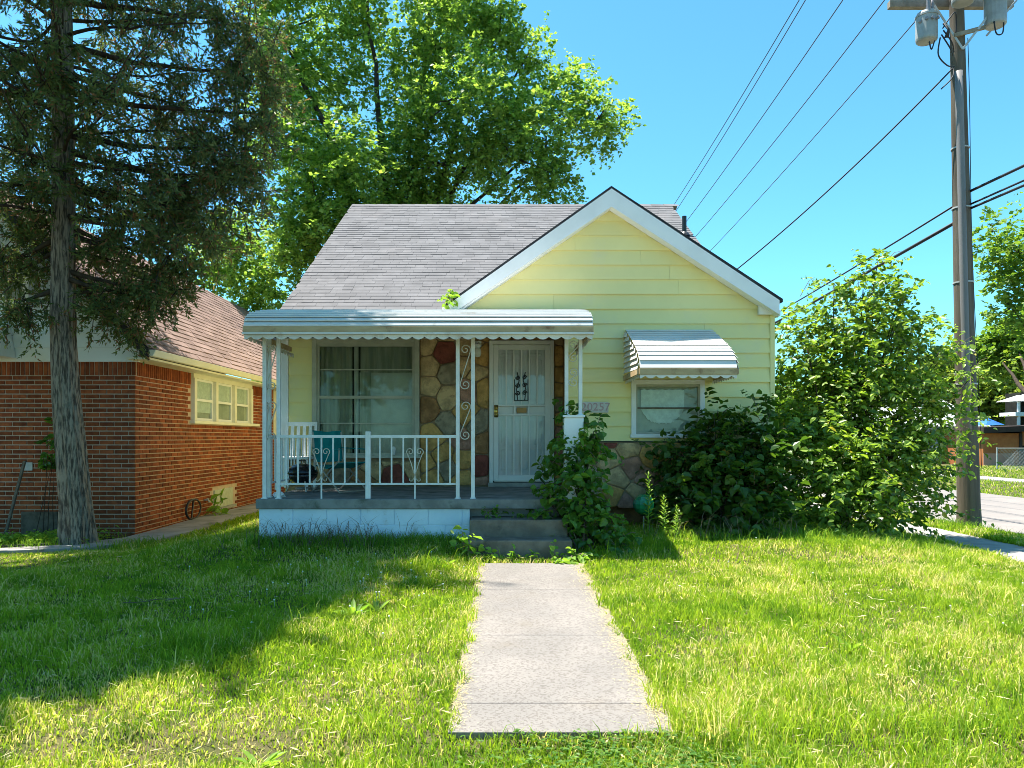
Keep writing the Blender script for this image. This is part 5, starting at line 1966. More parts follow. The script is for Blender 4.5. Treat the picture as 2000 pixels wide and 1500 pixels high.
def broad_tree(name, label, cat, base, regions, nclump, rmin, rmax, per, k, leafL, leafW, shoot, mat, trunk_r, forks, rng,
               group=None, bark='bark_dark', jit=.5):
    t = thing(name, label, cat, base, group)
    mb = MB()
    b = np.asarray(base, float)
    top = b + np.array(forks[0])
    pts = limb(mb, b - np.array([0, 0, .2]), top, trunk_r, trunk_r * .75, rng, 6, 0, .03, 12)
    for f in forks[1:]:
        s, e, r = f
        st = pts[-1] if s == 'top' else b + np.array(s)
        limb(mb, st, b + np.array(e), r, r * .25, rng, 9, .0, .07, 8)
    mb.build('trunk', bark, t, smooth=True)
    bl = clumps(rng, regions, nclump, rmin, rmax)
    O, D = blob_shoots(rng, bl, per)
    P, d, n, L, W = shoots(rng, O, D, shoot, k, leafL, leafW, jit=jit)
    v, f = leaves4(P, d, n, L, W)
    o = np_mesh('crown', v, f, mat, t)
    # thin twigs inside the crown
    tw = MB()
    idx = rng.choice(len(bl), min(len(bl), 60), replace=False)
    for i in idx:
        c, r = bl[i]
        reg = min(regions, key=lambda q: np.linalg.norm(np.asarray(q[0]) - c))
        a = np.asarray(reg[0]) + (np.asarray(c) - np.asarray(reg[0])) * .1
        limb(tw, a, c, .035, .01, rng, 5, 0, .08, 5)
    tw.build('twigs', bark, t, smooth=True)['kind'] = 'stuff'
    return t


# --- big maple behind the house
rg = np.random.default_rng(101)
YM = 21.5
reg = []
for x, y, r, dy in [(560, 60, 88, 0), (530, 170, 75, -1), (600, 140, 100, 1), (560, 300, 92, -1), (640, 240, 110, 0.5), (690, 330, 110, -1),
                    (620, 400, 100, -1.5), (720, 420, 95, 0), (690, 70, 78, 1.5), (800, 170, 85, 0.5), (850, 90, 80, 0), (910, 50, 90, 1), (975, 70, 62, .5),
                    (900, 190, 110, -1), (980, 230, 95, 0), (1010, 310, 95, -.5), (1065, 290, 75, 0), (1105, 215, 70, 1), (1130, 165, 42, .6), (1165, 235, 48, 0),
                    (1070, 355, 48, .5), (880, 320, 105, 0), (780, 340, 95, 1), (1185, 255, 30, 0.4), (1010, 140, 60, 1), (820, 400, 80, 1),
                    (420, 480, 62, 0), (480, 520, 80, 1), (545, 490, 85, 0), (510, 585, 60, 1), (590, 470, 70, -1), (455, 560, 60, 1.5), (400, 530, 50, 1),
                    (560, -70, 110, 0), (680, -90, 110, 1), (850, -60, 100, 0), (930, -40, 60, 1)]:
    Y = YM + dy
    s = Y / FPX
    reg.append((P3(x, y, Y), np.array([r * s, max(.8, r * s * 1.1), r * s])))
mp_ = broad_tree('maple_tree', 'large leafy maple tree rising behind the yellow house', 'tree', (-3.6, YM, 0.1), reg, 640, .30, .62, 74, 14, .118, .088, .46, 'maple',
                 .42, [(.6, 0, 5.2), ('top', (-.6, 1.2, 14.5), .15), ('top', (3.0, 1.5, 14.0), .15), ('top', (5.0, 1.0, 9.6), .10), ((-.0, 0, 3.8), (-3.0, -.5, 8.2), .14),
                       ((.4, 0, 5.0), (1.6, .3, 14.5), .16), ((.6, 0, 5.2), (-2.6, 0, 13.0), .15), ((1.8, .8, 8.2), (4.6, 1.0, 13.4), .08), ((2.2, .8, 8), (6.0, .8, 11.0), .06)], rg)

# --- trees across the side street
rg = np.random.default_rng(102)


def px_regions(lst, Y):
    out = []
    for x, y, r, dy in lst:
        s = (Y + dy) / FPX
        out.append((P3(x, y, Y + dy), np.array([r * s] * 3)))
    return out


broad_tree('street_tree', 'tall tree at the right edge beyond the pole', 'tree', (25.5, 34, -.1),
           px_regions([(1985, 500, 48, 0), (1960, 545, 38, 1), (1995, 580, 45, 0), (1940, 455, 24, 0), (2060, 480, 90, 0), (2080, 600, 90, 0), (2120, 400, 90, 1), (1930, 480, 14, 0), (1975, 600, 25, 0)], 34),
           110, .35, .7, 42, 10, .22, .17, .6, 'farleaf', .3, [(0, 0, 5), ('top', (-1.5, 0, 9.5), .14), ('top', (2, 0, 11), .14)], rg, 'trees across the side street')
broad_tree('street_tree', 'dense pale green trees low behind the garage', 'tree', (36, 60, -.2),
           px_regions([(1890, 740, 60, 0), (1930, 770, 55, -2), (1960, 730, 60, 0), (1850, 780, 60, 1), (1990, 770, 50, 0), (1800, 790, 60, 2), (1740, 800, 60, 3), (2050, 730, 90, 0)], 60),
           150, .8, 1.4, 20, 9, .42, .32, 1.0, 'lightleaf', .4, [(0, 0, 3), ('top', (-2, 0, 6), .2), ('top', (2, 0, 7), .2)], rg, 'trees across the side street')
broad_tree('street_tree', 'darker green tree between pole and right edge', 'tree', (28.5, 40, -.2),
           px_regions([(1960, 680, 38, 0), (1995, 690, 50, 0), (1925, 700, 28, 1), (2050, 650, 70, 0), (1990, 640, 30, 0)], 46),
           90, .5, .9, 28, 10, .30, .22, .8, 'farleaf', .3, [(0, 0, 3.5), ('top', (1, 4, 6), .16), ('top', (2.5, 5, 7), .16)], rg, 'trees across the side street')
# tree line closing the view behind the back yards
rg = np.random.default_rng(103)
wood = MB()
regw = []
for i in range(46):
    x = -70 + i * 3.4 + rg.uniform(-1, 1)
    if -24 < x < 40 or True:
        regw.append((np.array([x, 78 + rg.uniform(-4, 6), 3.2 + rg.uniform(-.6, 1.6)]), np.array([3.2, 2.5, 3.8])))
bl = clumps(rg, regw, 520, 1.0, 1.9)
O, D = blob_shoots(rg, bl, 9)
P, d, n, L, W = shoots(rg, O, D, 1.4, 8, .75, .55)
v, f = leaves4(P, d, n, L, W)
wo = np_mesh('far_wood', v, f, 'farleaf')
tag(wo, 'far line of trees closing the view behind the houses', 'wood', kind='stuff')


# --- conifer in front of the brick house
rg = np.random.default_rng(104)
TBX, TBY = -5.68, 9.9
tbz = float(gz(TBX, TBY)) + .05
con = thing('conifer_tree', 'tall dark juniper conifer with grey trunk beside the brick house', 'tree', (TBX, TBY, tbz))
mb = MB()
ctrl = [(-.25, -5.66, .30), (0, -5.68, .262), (.12, -5.68, .240), (.5, -5.70, .218), (1.2, -5.76, .205), (2.0, -5.83, .185), (2.8, -5.87, .165), (3.0, -5.87, .178), (3.15, -5.87, .160),
        (4.0, -5.86, .152), (5.5, -5.86, .146), (7.0, -5.88, .14), (9, -5.9, .11), (11, -5.9, .09), (15.2, -5.9, .02)]
zz = np.concatenate([np.linspace(-.25, 7.4, 44), np.linspace(7.8, 15.2, 12)])
cx_ = np.interp(zz, [c[0] for c in ctrl], [c[1] for c in ctrl])
cr_ = np.interp(zz, [c[0] for c in ctrl], [c[2] for c in ctrl]) * .88
nv = 64
ph = rg.uniform(0, 6.28, 5)
k0 = 0
for i, z in enumerate(zz):
    for j in range(nv):
        a = 2 * math.pi * j / nv
        rdg = .045 * math.sin(5 * a + ph[0] + .25 * z) + .04 * math.sin(11 * a + ph[1] - .5 * z) + .028 * math.sin(19 * a + 1.3 * math.sin(1.7 * z) + ph[2]) + .02 * math.sin(27 * a - .9 * z + ph[4])
        if z < .45:
            rdg += .13 * (1 - z / .45) * math.sin(5 * a + ph[3])
        r = cr_[i] * (1 + rdg + rg.uniform(-.016, .016))
        mb.v.append((cx_[i] + r * math.cos(a), TBY + r * math.sin(a), tbz + z))
for i in range(len(zz) - 1):
    for j in range(nv):
        a, b = i * nv + j, i * nv + (j + 1) % nv
        mb.f.append((a, b, b + nv, a + nv))
mb.build('trunk', 'bark', con, smooth=True)


def trunk_at(z):
    return np.array([np.interp(z, zz, cx_), TBY, tbz + z])


lim = MB()
sprO, sprD, sprL = [], [], []
nl = 118
for i in range(nl):
    z = 3.3 + (12.2 - 3.3) * ((i + .5) / nl) ** 1.05
    az = i * 2.399 + rg.uniform(-.4, .4)
    if z < 4.6 and math.sin(az) < -.35 and rg.random() < .6:
        continue
    if z < 3.9:
        ln = rg.uniform(.9, 1.5)
    elif z < 10.0:
        ln = rg.uniform(1.5, 2.7)
    else:
        ln = rg.uniform(.75, 1.05) * (13.0 - z) * .50
    rise = rg.uniform(-.28, .5) if z > 4.4 else rg.uniform(-.25, .25)
    a = trunk_at(z)
    e = a + np.array([math.cos(az) * ln, math.sin(az) * ln, ln * rise])
    pts = limb(lim, a, e, .026 if ln > 1.3 else .018, .006, rg, 9, rg.uniform(-.12, .05), .09, 6)
    pts = np.array(pts)
    nb = int(ln * (5.6 if z < 7.8 else 13))
    for b in range(nb):
        t = [.35, .55, .78, .95][b % 4] + rg.uniform(-.08, .06)
        q = pts[min(len(pts) - 1, int(t * (len(pts) - 1)))] + rg.normal(0, .04, 3)
        dirv = unit(np.array([math.cos(az), math.sin(az), 0]) * .5 + rg.normal(0, .55, 3) + np.array([0, 0, -.25 if z < 5 else -.05]))
        bl_ = rg.uniform(.28, .62)
        limb(lim, q, q + dirv * bl_, .009, .003, rg, 3, 0, .05, 4)
        for s in range(6):
            tt = rg.uniform(.15, 1)
            o_ = q + dirv * bl_ * tt
            sprO.append(o_)
            sprD.append(unit(dirv * .6 + rg.normal(0, .6, 3) + np.array([0, 0, -.22])))
            sprL.append(rg.uniform(.12, .27))
# pendulous skirts low down on both sides of the trunk
for (px, py, dy, cnt, spread, drop) in [(42, 590, -.2, 16, .16, .55), (30, 500, .2, 24, .32, .4), (215, 570, -.2, 16, .24, .42), (285, 560, -.1, 24, .24, .5), (225, 480, .2, 22, .30, .4), (350, 400, .2, 24, .32, .3),
                                        (330, 500, .2, 34, .30, .45), (235, 625, 0, 8, .18, .18), (400, 410, .2, 36, .34, .3), (465, 340, .2, 36, .32, .25),
                                        (290, 440, -.4, 34, .36, .35), (60, 440, .5, 30, .4, .3), (440, 300, 0, 44, .42, .2), (490, 220, .1, 34, .36, .2), (370, 340, .3, 34, .36, .2),
                                        (480, 130, .1, 40, .36, .15), (450, 40, .1, 40, .42, .15), (50, 330, .2, 32, .40, .2), (30, 200, .2, 30, .4, .2), (250, 330, -.3, 30, .36, .2),
                                        (330, 200, .4, 30, .34, .2),
                                        (110, 150, -.4, 16, .26, .2), (115, 350, -.4, 14, .26, .25)]:
    c = P3(px, py, TBY + dy)
    a0 = trunk_at(min(9, max(3, c[2] - tbz + .25)))
    limb(lim, a0, c, .045, .012, rg, 8, -.03, .06, 6)
    for _ in range(cnt):
        q = c + rg.normal(0, spread * .6, 3)
        dirv = unit(rg.normal(0, .45, 3) + np.array([0, 0, -1.0 * drop * 1.6]))
        bl_ = rg.uniform(.25, .55)
        limb(lim, q, q + dirv * bl_, .007, .003, rg, 2, 0, .05, 4)
        for s in range(7):
            sprO.append(q + dirv * bl_ * rg.uniform(.05, 1))
            sprD.append(unit(dirv * .6 + rg.normal(0, .6, 3)))
            sprL.append(rg.uniform(.12, .26))
lim.build('limbs', 'bark_dark', con, smooth=True)['kind'] = 'stuff'
O, D, SL = np.array(sprO), np.array(sprD), np.array(sprL)
k = 13
S = len(O)
t = np.linspace(0, 1, k)[None, :, None]
P = O[:, None] + D[:, None] * SL[:, None, None] * t + rg.normal(0, .012, (S, k, 3))
d = D[:, None] * .9 + rg.normal(0, .45, (S, k, 3))
n = rg.normal(0, 1, (S, k, 3))
L = rg.uniform(.045, .10, S * k)
W = rg.uniform(.016, .030, S * k)
v, f = leaves4(P.reshape(-1, 3), d.reshape(-1, 3), n.reshape(-1, 3), L, W, .25)
np_mesh('crown', v, f, 'juniper', con)

# --- a street tree left of the frame: only its shade on the lawn is in the picture
rg = np.random.default_rng(105)
regs = [(np.array([-6.6, 8.0, 9.9]), np.array([2.0, 1.7, 1.5])), (np.array([-5.9, 8.9, 10.0]), np.array([1.0, 1.0, 1.2])), (np.array([-7.6, 7.2, 9.4]), np.array([2.0, 1.7, 1.6])),
        (np.array([-7.2, 7.8, 11.6]), np.array([1.7, 1.7, 1.6])), (np.array([-9.4, 7.0, 8.8]), np.array([1.8, 1.8, 2.0])), (np.array([-6.9, 7.5, 9.2]), np.array([1.5, 1.5, 1.0]))]
broad_tree('yard_tree', 'leafy neighbouring yard tree just outside the left edge', 'tree', (-8.6, 7.2, 0.1), regs, 300, .5, .8, 46, 13, .16, .13, .55, 'maple', .22,
           [(.1, 0, 5.5), ('top', (2.2, .3, 9.6), .1), ('top', (-.8, -.8, 8), .1), ('top', (1.4, 0, 11.5), .09)], rg)


# --- trees added out of view to block sky light, also mirrored in panes
rg = np.random.default_rng(110)
for lb, bx_, by_ in (('added tree left of the viewer, outside the picture, blocking sky light', -9.5, 1.2), ('added tree behind the viewer, outside the picture, blocking sky light', -6.5, -7.5)):
    regs = [(np.array([bx_ + rg.uniform(-1.6, 1.6), by_ + rg.uniform(-1.6, 1.6), 4.6 + 1.3 * i]), np.array([2.4, 2.4, 1.6])) for i in range(6)]
    broad_tree('street_tree', lb, 'tree', (bx_, by_, .0), regs, 150, .6, 1.0, 24, 10, .26, .2, .7, 'maple', .25,
               [(.1, 0, 4.0), ('top', (.8, .3, 10), .1), ('top', (-.8, -.8, 8), .1)], rg)


# --- shrubs: shoots with leaves, the largest leaves as parts of their own
def shrub(name, label, cat, base, lst, Y, per, k, leafL, leafW, shoot, mat, nsingle, rng, stems=14, droop=.3, hang=.45, stem_r=.014, jit=.42, upright=0.35):
    bz = float(gz(base[0], base[1]))
    t = thing(name, label, cat, (base[0], base[1], bz))
    bl = []
    for x, y, r, dy in lst:
        s = (Y + dy) / FPX
        bl.append((P3(x, y, Y + dy), r * s))
    O, D = [], []
    for c, r in bl:
        m = max(4, int(per * r ** 2 * 10))
        q = unit(rng.normal(0, 1, (m, 3)))
        rr = rng.uniform(.2, .95, (m, 1))
        O.append(np.asarray(c) + q * rr * r)
        D.append(unit(q * .8 + np.array([0, -.12, upright]) + rng.normal(0, .4, (m, 3))))
    O, D = np.concatenate(O), np.concatenate(D)
    P, d, n, L, W = shoots(rng, O, D, shoot, k, leafL, leafW, droop, hang, jit)
    keep = (P[:, 2] > gz(P[:, 0], P[:, 1]) + .01)
    inside = (P[:, 0] > ALC - .02) & (P[:, 0] < XR + .03) & (P[:, 1] > YG - .07)
    keep &= ~inside
    P, d, n, L, W = P[keep], d[keep], n[keep], L[keep], W[keep]
    mb = MB()
    for i in range(stems):
        c, r = bl[rng.integers(len(bl))]
        a = np.array([base[0] + rng.normal(0, .12), base[1] + rng.normal(0, .12), bz - .05])
        limb(mb, a, c + rng.normal(0, .5 * r, 3), stem_r, stem_r * .3, rng, 7, .02, .05, 6)
    mb.build('stems', 'bark_dark', t, smooth=True)
    tw = MB()
    for i in rng.choice(len(O), min(len(O), 260), replace=False):
        tw.tube([tuple(O[i]), tuple(O[i] + D[i] * shoot * .5), tuple(O[i] + D[i] * shoot * .85 - np.array([0, 0, droop * shoot * .7]))], [.005, .004, .002], 4)
    o = tw.build('shoots', 'twig', t)
    o['kind'] = 'stuff'
    rest = single_leaves(t, P, d, n, L, W, mat, nsingle)
    v, f = leaves6(P[rest], d[rest], n[rest], L[rest], W[rest])
    o = np_mesh('foliage', v, f, mat, t)
    o['kind'] = 'stuff'
    return t


rg = np.random.default_rng(106)
shrub('large_shrub', 'tall sprawling green shrub between house corner and utility pole', 'shrub', (4.7, 10.5),
      [(1720, 525, 22, 0), (1690, 575, 38, 0), (1640, 625, 48, .2), (1725, 640, 58, 0), (1590, 700, 62, .3), (1670, 720, 80, 0), (1770, 705, 58, .2), (1610, 790, 80, .1),
       (1715, 805, 95, 0), (1790, 800, 52, .2), (1560, 880, 66, -.3), (1640, 900, 90, -.5), (1745, 900, 80, -.2), (1590, 975, 66, -.75), (1680, 990, 72, -.7),
       (1760, 985, 52, -.3), (1545, 640, 20, .4), (1560, 590, 14, .5), (1850, 705, 26, .3), (1840, 800, 24, .2), (1800, 900, 40, 0), (1640, 555, 14, 0), (1760, 590, 16, 0), (1560, 770, 44, .4), (1890, 735, 18, .9), (1870, 830, 16, .9), (1800, 660, 22, .1), (1825, 1000, 20, 0)],
      10.7, 44, 13, .088, .052, .50, 'shrubleaf', 150, rg, stems=26, stem_r=.022)
rg = np.random.default_rng(107)
shrub('mulberry_shrub', 'mulberry bush under the small window, deep shade put into its green', 'shrub', (2.75, 9.7),
      [(1400, 865, 46, .1), (1450, 890, 52, .1), (1345, 900, 46, .1), (1395, 930, 62, 0), (1470, 950, 60, -.1), (1330, 965, 50, -.1), (1415, 1000, 56, -.25), (1490, 1010, 46, -.3),
       (1300, 1010, 32, -.1), (1395, 805, 15, .1), (1402, 830, 20, .1), (1488, 815, 22, 0), (1492, 850, 30, 0), (1355, 1030, 34, -.3), (1300, 890, 20, .2), (1440, 1040, 34, -.4), (1520, 900, 40, -.1)],
      9.85, 40, 8, .115, .088, .32, 'mulberry', 90, rg, stems=16)
rg = np.random.default_rng(108)
shrub('vine_bush', 'climbing vine with broad leaves growing over the porch steps', 'shrub', (.92, 8.35),
      [(1108, 880, 28, .2), (1135, 870, 26, .1), (1112, 925, 36, .1), (1150, 900, 24, .1), (1120, 970, 42, 0), (1085, 1000, 26, 0), (1150, 1000, 40, 0), (1105, 1035, 34, -.1), (1165, 1040, 40, -.1),
       (1210, 1050, 26, -.1), (1165, 835, 13, .2), (1172, 855, 14, .2), (1112, 835, 14, .2), (1128, 825, 10, .2), (1058, 990, 14, .1), (1120, 808, 8, .3), (1080, 905, 10, .3), (1145, 945, 30, 0), (1062, 925, 5, .5), (1180, 1075, 26, -.2)],
      8.62, 44, 7, .10, .088, .22, 'vine', 90, rg, stems=12, hang=.6)
rg = np.random.default_rng(109)
shrub('leafy_weed', 'bright sunlit leafy weed at the foot of the porch steps', 'weed', (.70, 7.95),
      [(1095, 1088, 22, 0), (1120, 1082, 18, 0), (1130, 1095, 14, 0), (1070, 1098, 12, 0)], 7.95, 36, 7, .075, .05, .14, 'weed', 16, rg, stems=5, stem_r=.005)
shrub('leafy_weed', 'low creeping weed along the lowest step edge', 'weed', (.22, 8.0),
      [(960, 1095, 12, 0), (990, 1096, 11, 0), (1020, 1092, 13, 0), (1045, 1097, 11, 0)], 7.98, 36, 6, .06, .045, .10, 'weed', 12, rg, stems=4, stem_r=.004)
shrub('leafy_weed', 'sunlit leafy weed left of the steps by the block wall', 'weed', (-.52, 8.1),
      [(900, 1085, 26, 0), (880, 1100, 22, 0), (915, 1100, 18, 0), (905, 1065, 14, 0)], 8.1, 30, 7, .09, .035, .16, 'weed', 14, rg, stems=6, stem_r=.005)
shrub('leafy_weed', 'small weed tuft growing on the upper porch step', 'weed', (.05, 8.62),
      [(950, 1003, 12, 0), (975, 1006, 10, 0), (1010, 1004, 9, 0)], 8.64, 34, 6, .05, .035, .10, 'vine', 6, rg, stems=3, stem_r=.003)
shrub('leafy_weed', 'fern-like weed below the vent on the brick wall', 'weed', (-5.18, 13.55),
      [(425, 1000, 13, 0), (432, 985, 8, 0)], 13.6, 40, 7, .16, .04, .22, 'weed', 8, rg, stems=4, stem_r=.005)
shrub('ivy_clump', 'ivy clump on the brick wall behind the conifer trunk', 'ivy', (-6.55, 10.72),
      [(95, 880, 20, 0), (100, 910, 16, 0), (105, 845, 14, 0)], 10.75, 40, 7, .09, .075, .16, 'vine', 12, rg, stems=4, stem_r=.006)
# seedling in the gutter of the gable
t = shrub('gutter_seedling', 'yellow-green seedling sprouting from the gutter above the porch', 'plant', (-.80, 10.0),
          [(870, 588, 9, 0), (880, 580, 5, 0)], 10.0, 60, 6, .09, .06, .13, 'weed', 6, rg, stems=0)


# tall goldenrod-like weed beside the globe
def spire(name, label, x, y, h, seed, mat='weed', nleaf=46, leafL=.10):
    r = np.random.default_rng(seed)
    z = float(gz(x, y))
    t = thing(name, label, 'weed', (x, y, z))
    pts = [(x + .03 * math.sin(3 * q) * q, y, z + h * q) for q in np.linspace(0, 1, 9)]
    MB().tube(pts, [.007 * (1 - .8 * q) + .001 for q in np.linspace(0, 1, 9)], 5).build('stem', 'weed', t)
    q = np.linspace(.18, 1.0, nleaf)
    P = np.stack([np.interp(q, np.linspace(0, 1, 9), [p[0] for p in pts]), np.full(nleaf, y), z + h * q], 1)
    a = np.arange(nleaf) * 2.4
    d = np.stack([np.cos(a), np.sin(a), .45 + .5 * q], 1)
    L = leafL * (1.25 - .75 * q) * r.uniform(.8, 1.2, nleaf)
    v, f = leaves6(P, d, np.tile([0, 0, 1.], (nleaf, 1)) + r.normal(0, .2, (nleaf, 3)), L, L * .24)
    np_mesh('foliage', v, f, mat, t)
    return t


spire('tall_weed', 'tall upright weed spire with narrow leaves beside the green globe', PX(1265, 9.2), 9.2, .80, 3)
spire('tall_weed', 'shorter weed spire right of the green globe', PX(1295, 9.15), 9.15, .52, 4)
spire('tall_weed', 'pale weed stalk in front of the mulberry bush', PX(1320, 9.0), 9.0, .42, 5, leafL=.07)


# ================================================================== GRASS
def on_grass(x, y, m=0.0):
    ok = np.ones(len(x), bool)
    wob = .035 * np.sin(y * 9.1) + .03 * np.sin(y * 23.7 + 1.0)
    ok &= ~((x > PATH_X0 + .02 + wob * .8 - m) & (x < PATH_X1 - .035 + wob + m) & (y > 3.55) & (y < 7.84))
    ok &= ~((x > -2.90) & (x < 1.02) & (y > 8.72))
    ok &= ~((x > -.42) & (x < .76) & (y > 8.08))
    ok &= ~((x > ALC) & (x < XR + .02) & (y > YG + .1))
    ok &= ~((x > XL) & (x < XR) & (y > YD))
    ok &= ~((x < BX + .03) & (y > BY - .03))
    ok &= ~((x > -5.38) & (x < -4.68) & (y > 10.2))
    # curved part of the side walk
    cx = np.interp(y, [8.45, 8.72, 9.35, 10.3], [-7.0, -6.1, -5.30, -4.80])
    ok &= ~((y > 8.45) & (y < 10.3) & (x < cx) & (x > cx - .62) & (x > -6.6))
    ok &= ~((x < -6.2) & (y > 8.46) & (y < 9.07))
    ok &= ~((x > 6.15) & (x < 6.95))
    ok &= ~((x > 8.25) & (x < 13.55))
    ok &= ~((x > 18.15) & (x < 19.55))
    return ok


def blades(rng, x, y, h, w, lean, zoff=-.005, seg=True):
    n = len(x)
    z = gz(x, y) + zoff
    a = rng.uniform(0, 2 * np.pi, n)
    b = rng.uniform(0, 2 * np.pi, n)
    s = np.stack([np.cos(a), np.sin(a), np.zeros(n)], 1) * (w / 2)[:, None]
    ld = np.stack([np.cos(b), np.sin(b), np.zeros(n)], 1) * (h * lean)[:, None]
    base = np.stack([x, y, z], 1)
    up = np.array([0, 0, 1.0])
    mid = base + ld * .35 + up * (h * .6)[:, None]
    tip = base + ld + up * (h * (1 - .32 * lean))[:, None]
    v = np.stack([base - s, base + s, mid + s * .75, mid - s * .75, tip], 1)
    k = np.arange(n)[:, None] * 5
    # quad + triangle as two quads' worth of triangles
    f = np.concatenate([k + np.array([[0, 1, 2]]), k + np.array([[0, 2, 3]]), k + np.array([[3, 2, 4]])], 0)
    return v.reshape(-1, 3), f


rg = np.random.default_rng(201)
NB = 400000
yy = rg.uniform(2.5, 11.5, NB)
xx = rg.uniform(-1, 1, NB) * (.76 * yy + .9)
ok = on_grass(xx, yy)
xx, yy = xx[ok], yy[ok]


def lump(x, y, s, seed):
    r = np.random.default_rng(seed)
    out = np.zeros(len(x))
    for _ in range(7):
        a, p, q = r.uniform(0, 6.28), r.uniform(0, 6.28), r.uniform(.6, 1.6)
        out += np.sin((x * math.cos(a) + y * math.sin(a)) * s * q + p)
    return out / 7


tall = np.clip(.5 + 1.0 * lump(xx, yy, 2.6, 5) + .7 * lump(xx, yy, 7.0, 6), 0.1, 1.5)
edge = np.exp(-np.minimum(np.abs(xx - PATH_X0), np.abs(xx - PATH_X1)) / .16) * ((yy > 3.4) & (yy < 7.9))
nearwall = np.exp(-np.abs(yy - 8.6) / .25) * (np.abs(xx + 1.7) < 1.3) * .9
bushline = np.exp(-np.abs(yy - 9.35) / .4) * (xx > 1.0) * (xx < 6) * .8
h = rg.uniform(.032, .072, len(xx)) * (.55 + 1.25 * tall) + edge * rg.uniform(0, .05, len(xx)) + (nearwall + bushline) * rg.uniform(0, .11, len(xx))
h = np.where((xx < -4.0) & (yy > 7.4), h * .55, h)
stray = rg.random(len(xx)) < .012
h = np.where(stray, h * 2.1, h)
w = (.0038 + .00068 * yy) * rg.uniform(.6, 1.4, len(xx))
lean = rg.uniform(.15, .95, len(xx))
v, f = blades(rg, xx, yy, h, w, lean)
gr_ = np_mesh('lawn_grass', v, f, 'grass')
tag(gr_, 'sunlit and shaded lawn grass of the front yard', 'grass', kind='stuff')

# coarser grass further off: verge, back yards, across the street
rg = np.random.default_rng(202)
n = 60000
x1 = rg.uniform(4.4, 8.2, n)
y1 = rg.uniform(9, 24, n)
n2 = 34000
x2 = rg.uniform(13.6, 34, n2)
y2 = rg.uniform(15, 42, n2)
n3 = 16000
x3 = rg.uniform(-5.0, -3.2, n3)
y3 = rg.uniform(9.5, 19, n3)
x = np.concatenate([x1, x2, x3])
y = np.concatenate([y1, y2, y3])
ok = on_grass(x, y)
x, y = x[ok], y[ok]
v, f = blades(rg, x, y, rg.uniform(.05, .12, len(x)), .008 + .0009 * y, rg.uniform(.1, .8, len(x)))
tag(np_mesh('verge_grass', v, f, 'grass'), 'grass of the verge and yards across the side street', 'grass', kind='stuff')

# long dark grass and dry stalks along the porch wall and bush line
rg = np.random.default_rng(203)
n = 3600
x = np.concatenate([rg.uniform(-.6, 1.2, n // 3), rg.uniform(-2.95, -.5, n), rg.uniform(1.0, 5.4, n), rg.normal(-5.9, .7, n), rg.normal(7.7, .35, 900)])
y = np.concatenate([rg.uniform(3.1, 3.50, n // 3), 8.66 - np.abs(rg.normal(0, .13, n)), rg.normal(9.25, .25, n), rg.normal(9.85, .3, n), rg.normal(12.35, .25, 900)])
ok = on_grass(x, y)
x, y = x[ok], y[ok]
near = y < 4
v, f = blades(rg, x, y, rg.uniform(.06, .22, len(x)) * np.where(near, .5, 1), rg.uniform(.006, .011, len(x)) * np.where(near, .5, 1), rg.uniform(.2, .9, len(x)))
tag(np_mesh('long_grass', v, f, 'tallgrass'), 'uncut long grass along the porch wall and bushes', 'grass', kind='stuff')
rg = np.random.default_rng(204)
n = 230
x = np.concatenate([rg.normal(-2.1, .42, n), rg.uniform(1.7, 3.6, 90)])
y = np.concatenate([rg.uniform(8.42, 8.66, n), rg.uniform(8.95, 9.2, 90)])
v, f = blades(rg, x, y, rg.uniform(.16, .50, len(x)), np.full(len(x), .0075), rg.uniform(.3, 1.1, len(x)))
tag(np_mesh('dry_stalks', v, f, 'twig'), 'thin dry stalks leaning against the porch block wall', 'stalks', kind='stuff')

# taller grass stems standing over the near lawn, and loose straw lying in it
rg = np.random.default_rng(210)
n = 1500
y = rg.uniform(3.0, 6.5, n)
x = rg.uniform(.95, 1.0, n) + rg.random(n) ** .7 * (.74 * y - .8)
m_ = 350
x = np.concatenate([x, -rg.uniform(.35, 3.0, m_)])
y = np.concatenate([y, rg.uniform(3.1, 6.8, m_)])
keep_ = (lump(x, y, 2.2, 15) + .6 * lump(x, y, 6.0, 16)) > -.15
x, y = x[keep_], y[keep_]
v, f = blades(rg, x, y, rg.uniform(.09, .21, len(x)), rg.uniform(.0035, .006, len(x)), rg.uniform(.15, .8, len(x)))
tag(np_mesh('tall_stems', v, f, 'tallgrass'), 'taller dark grass stems standing over the lawn', 'grass', kind='stuff')
n = 2600
y = rg.uniform(3.0, 8.5, n)
x = rg.uniform(-1, 1, n) * .72 * y
ok = on_grass(x, y, .05)
x, y = x[ok], y[ok]
n = len(x)
a = rg.uniform(0, 6.28, n)
P = np.stack([x, y, gz(x, y) + rg.uniform(.025, .06, n)], 1)
d = np.stack([np.cos(a), np.sin(a), rg.uniform(-.3, .3, n)], 1)
v, f = leaves4(P, d, np.tile([0, 0, 1.], (n, 1)) + rg.normal(0, .4, (n, 3)), rg.uniform(.03, .10, n), rg.uniform(.004, .009, n))
tag(np_mesh('loose_straw', v, f, 'straw'), 'loose pale straw lying in the lawn', 'straw', kind='stuff')

